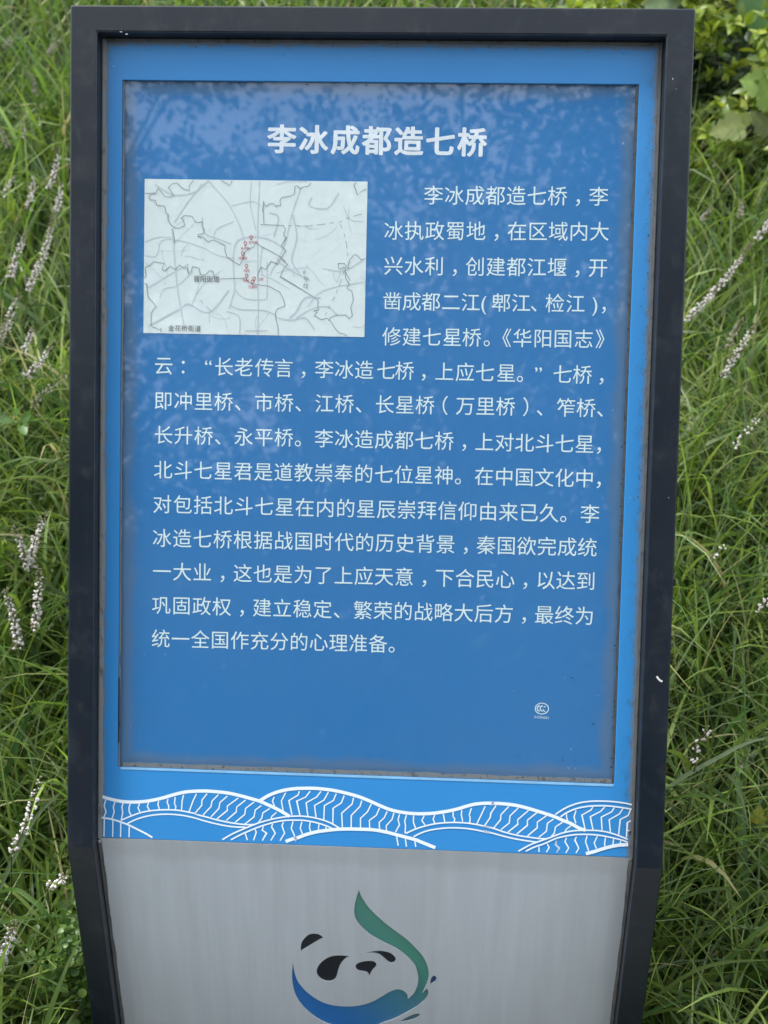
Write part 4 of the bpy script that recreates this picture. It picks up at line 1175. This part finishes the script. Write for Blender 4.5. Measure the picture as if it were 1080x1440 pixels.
broad_plant('serrated_leaf_plant', 'plant with one large grey green toothed leaf hanging in at the top right corner', 'plant',
            [dict(x=1082, y=-45, tipx=1086, tipy=62, h=.55, kind=JAG, col=(.13, .24, .10), tilt=.25, wscale=1.0)], (1110, 60), .5)
broad_plant('toothed_leaf_plant', 'leaf of a plant showing over the top edge of the frame near its right corner', 'plant',
            [dict(x=905, y=10, tipx=958, tipy=4, h=.50, kind=JAG, col=(.15, .22, .10), tilt=.35, wscale=.6)], (930, 40), .5)
broad_plant('lobed_weed', 'light green lobed weed between grass left of the frame', 'weed',
            [dict(x=38, y=592, tipx=42, tipy=577, h=.34, kind=OV, col=(.12, .22, .06), tilt=.4, wscale=.9),
             dict(x=30, y=595, tipx=43, tipy=583, h=.34, kind=LOBED, col=(.12, .23, .06), tilt=.4, wscale=.7),
             dict(x=30, y=597, tipx=36, tipy=612, h=.34, kind=LOBED, col=(.11, .22, .06), tilt=.4, wscale=.8),
             dict(x=16, y=588, tipx=-4, tipy=593, h=.34, kind=LOBED, col=(.12, .22, .07), tilt=.4, wscale=.7),
             dict(x=26, y=584, tipx=20, tipy=575, h=.34, kind=OV, col=(.12, .22, .06), tilt=.4, wscale=.9)], (30, 640), .3)
broad_plant('yellow_leaf_weed', 'small weed with a yellowed curled leaf in the grass at the right edge', 'weed',
            [dict(x=1064, y=1160, tipx=1069, tipy=1132, h=.28, kind=LOBED, col=(.30, .28, .05), tilt=.3, wscale=.8)], (1066, 1200), .3)

def leaf_cloud(name, centres, n_per, size, kind, cols, spread, parent=None, seed=3, mat='leaf'):
    r = np.random.default_rng(seed); out_v, out_f, out_c = [], [], []; o = 0
    K = len(kind); T_ = np.array([t for t, w in kind]); W_ = np.array([w for t, w in kind])
    C0 = np.repeat(np.array([tuple(c_) for c_ in centres]), n_per, 0); n = len(C0)
    P = C0 + r.normal(0, 1, (n, 3)) * spread
    ex = r.normal(0, 1, (n, 3)) * np.array([1, 1, .7]) + np.array([0, 0, .35]); ex /= np.linalg.norm(ex, axis=1, keepdims=True)
    up = r.normal(0, .6, (n, 3)) + np.array([0, -.3, 1.0]); ey = np.cross(up, ex); ey /= np.linalg.norm(ey, axis=1, keepdims=True)
    nz = np.cross(ex, ey); sz = size * r.uniform(.6, 1.25, (n, 1))
    rows = []
    for t, w in kind:
        c0 = P + ex * t * sz - nz * .25 * sz * (t - .4) ** 2
        rows.append(np.stack([c0 + ey * w * sz + nz * w * sz * .25, c0, c0 - ey * w * sz + nz * w * sz * .25], 1))
    V = np.stack(rows, 1).reshape(-1, 3)
    b0 = (np.arange(n) * K * 3)[:, None]; F = []
    for i in range(K - 1):
        for j in range(2): F.append(b0 + np.array([[i * 3 + j, i * 3 + j + 1, i * 3 + j + 4, i * 3 + j + 3]]))
    F = np.concatenate(F, 0)
    cc = np.array(cols)[r.integers(0, len(cols), n)] * r.uniform(.75, 1.25, (n, 1))
    C = np.repeat(cc, K * 3, 0)
    ob = tint_mesh(name, V, F, C, M[mat]); ob.parent = parent
    return ob
SMALL = [(0, .02), (.25, .20), (.55, .24), (.85, .12), (1, .01)]
# low round-leaved ground cover by the frame's foot
cen = []
for k in range(150):
    x, y = rnd.gauss(97, 20), rnd.gauss(1370, 45)
    p = on_bank(x, y, rnd.uniform(.20, .30)); cen.append(p)
ROUND = [(0, .05), (.15, .38), (.45, .52), (.8, .40), (1, .08)]
gi = leaf_cloud('ground_ivy', cen, 3, .011, ROUND, [(.10, .19, .035), (.13, .22, .05), (.08, .16, .04)], .012, seed=8)
tag(gi, 'small round light green leaves creeping against the left foot of the frame', 'ground cover', kind='stuff')

# the shrub at the upper right: yellow green shoots over dark inner leaves
def shrub(label, base, height, radius, seed, cols_out, cols_in, leaf):
    rn = random.Random(seed)
    z0 = float(ground(*base)); B = Vector((base[0], base[1], z0)); o = empty('shrub', B, label, 'shrub')
    tips = []; br = Bag()
    for k in range(70):
        an = rn.uniform(0, 6.283); el = min(1.5, abs(rn.gauss(.15, .6))); R_ = radius * rn.uniform(.75, 1.05)
        tip = Vector((math.cos(an) * math.cos(el) * R_, math.sin(an) * math.cos(el) * R_, math.sin(el) * height * rn.uniform(.8, 1.05)))
        tube(br, catmull([Vector((0, 0, 0)), tip * .5 + Vector((rn.gauss(0, .03), rn.gauss(0, .03), .06)), tip], 4), .006, .002)
        tips.append(tip)
    br.build('branch', M['bark'], o)
    sh = []
    for t in tips:
        for j in range(20):
            a = rn.uniform(0, 6.283); q = t * rn.uniform(.82, 1.12) + Vector((math.cos(a), math.sin(a), rn.gauss(0, .8))) * rn.uniform(.02, .14)
            sh.append(q)
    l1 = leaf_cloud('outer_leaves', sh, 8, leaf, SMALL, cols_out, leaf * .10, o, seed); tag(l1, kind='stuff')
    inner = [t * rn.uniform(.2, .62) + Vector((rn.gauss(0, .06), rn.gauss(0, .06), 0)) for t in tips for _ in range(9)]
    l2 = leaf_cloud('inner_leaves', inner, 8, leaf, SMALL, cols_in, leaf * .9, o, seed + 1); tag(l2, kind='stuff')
    return o
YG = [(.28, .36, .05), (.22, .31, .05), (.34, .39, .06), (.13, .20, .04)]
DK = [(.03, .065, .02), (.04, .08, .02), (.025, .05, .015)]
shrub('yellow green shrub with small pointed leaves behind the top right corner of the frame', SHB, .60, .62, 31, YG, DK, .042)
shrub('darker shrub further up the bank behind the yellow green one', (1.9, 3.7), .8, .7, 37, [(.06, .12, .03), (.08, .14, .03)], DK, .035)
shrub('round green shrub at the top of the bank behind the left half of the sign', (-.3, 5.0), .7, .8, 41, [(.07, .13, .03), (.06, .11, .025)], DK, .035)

# ------------------------------------------------------------------ trees behind the photographer, mirrored in the cover
def tree(label, x, y, h, cr, seed, n_lobe=58, n_leaf=290):
    rn = random.Random(seed); o = empty('tree', (x, y, 0), label, 'tree')
    tr_ = Bag(); tube(tr_, [Vector((rn.gauss(0, .04) * i, rn.gauss(0, .04) * i, h * .72 * i / 6 - .1)) for i in range(7)], .16, .06, 9)
    cen_ = []
    for k in range(n_lobe):
        an = rn.uniform(0, 6.283); rr_ = cr * rn.random() ** .5; z = h * rn.uniform(.08, 1.0); rr_ *= (1.1 - abs(z / h - .5) * 1.1)
        c_ = Vector((math.cos(an) * rr_, math.sin(an) * rr_, z)); cen_.append(c_)
        tube(tr_, catmull([Vector((0, 0, z * .62)), Vector((c_.x * .5, c_.y * .5, z * .85)), c_], 3), .04, .012, 5)
    tr_.build('trunk', M['bark'], o)
    cl = []
    for c_ in cen_:
        for j in range(12): cl.append(c_ + Vector((rn.gauss(0, .34), rn.gauss(0, .34), rn.gauss(0, .26))))
    lf = leaf_cloud('crown', cl, n_leaf // 12, .11, SMALL, [(.05, .10, .02), (.07, .13, .03), (.035, .075, .02)], .16, o, seed, 'tree_leaf')
    tag(lf, kind='stuff')
tree('broad leafy tree across the path, left of the view, mirrored in the glass', -3.4, -8.0, 8.3, 2.9, 51)
tree('leafy tree straight across the path, mirrored in the glass', .3, -9.0, 8.7, 3.0, 52)
tree('leafy tree across the path on the right, mirrored in the glass', 3.9, -8.2, 8.2, 2.9, 53)
tree('far leafy tree behind the gap on the left across the path', -6.9, -11, 8.5, 3.2, 54)
tree('far leafy tree behind the gap on the right across the path', 7.2, -11, 8.5, 3.2, 55)
tree('dense low tree filling the gap across the path', -1.5, -11.5, 9.0, 3.4, 56)
tree('dense low tree right of the middle across the path', 2.2, -12, 9.2, 3.4, 57)

def added_hedge(label, x0, x1, y, h, seed, dens=60, leaf=.12):  # unseen foliage rows, added to keep the lower reflection in the cover dark
    rn = random.Random(seed); o = empty('added_hedge', ((x0 + x1) / 2, y, 0), label, 'added_hedge')
    br = Bag(); cen_ = []
    for k in range(int((x1 - x0) * 2)):
        bx_ = x0 + k * .5 - (x0 + x1) / 2
        tube(br, [Vector((bx_, 0, -.05)), Vector((bx_ + rn.gauss(0, .1), 0, h * .5)), Vector((bx_ + rn.gauss(0, .15), 0, h * .9))], .02, .006)
    for k in range(int((x1 - x0) * h * dens)):
        cen_.append(Vector((rn.uniform(x0, x1) - (x0 + x1) / 2, rn.gauss(0, .20), h * rn.random())))
    br.build('branch', M['bark'], o)
    tag(leaf_cloud('foliage', cen_, 11, leaf, OV, [(.03, .06, .018), (.038, .07, .02), (.024, .05, .014)], leaf, o, seed, 'tree_leaf'), kind='stuff')
added_hedge('dark green foliage screen added across the path to darken the mirrored view', -7.5, 7.5, -4.6, 2.1, 61)
added_hedge('tall evergreen screen added behind the trees to close bright gaps in the reflection', -15, 15, -13.5, 5.2, 62, 26, .26)
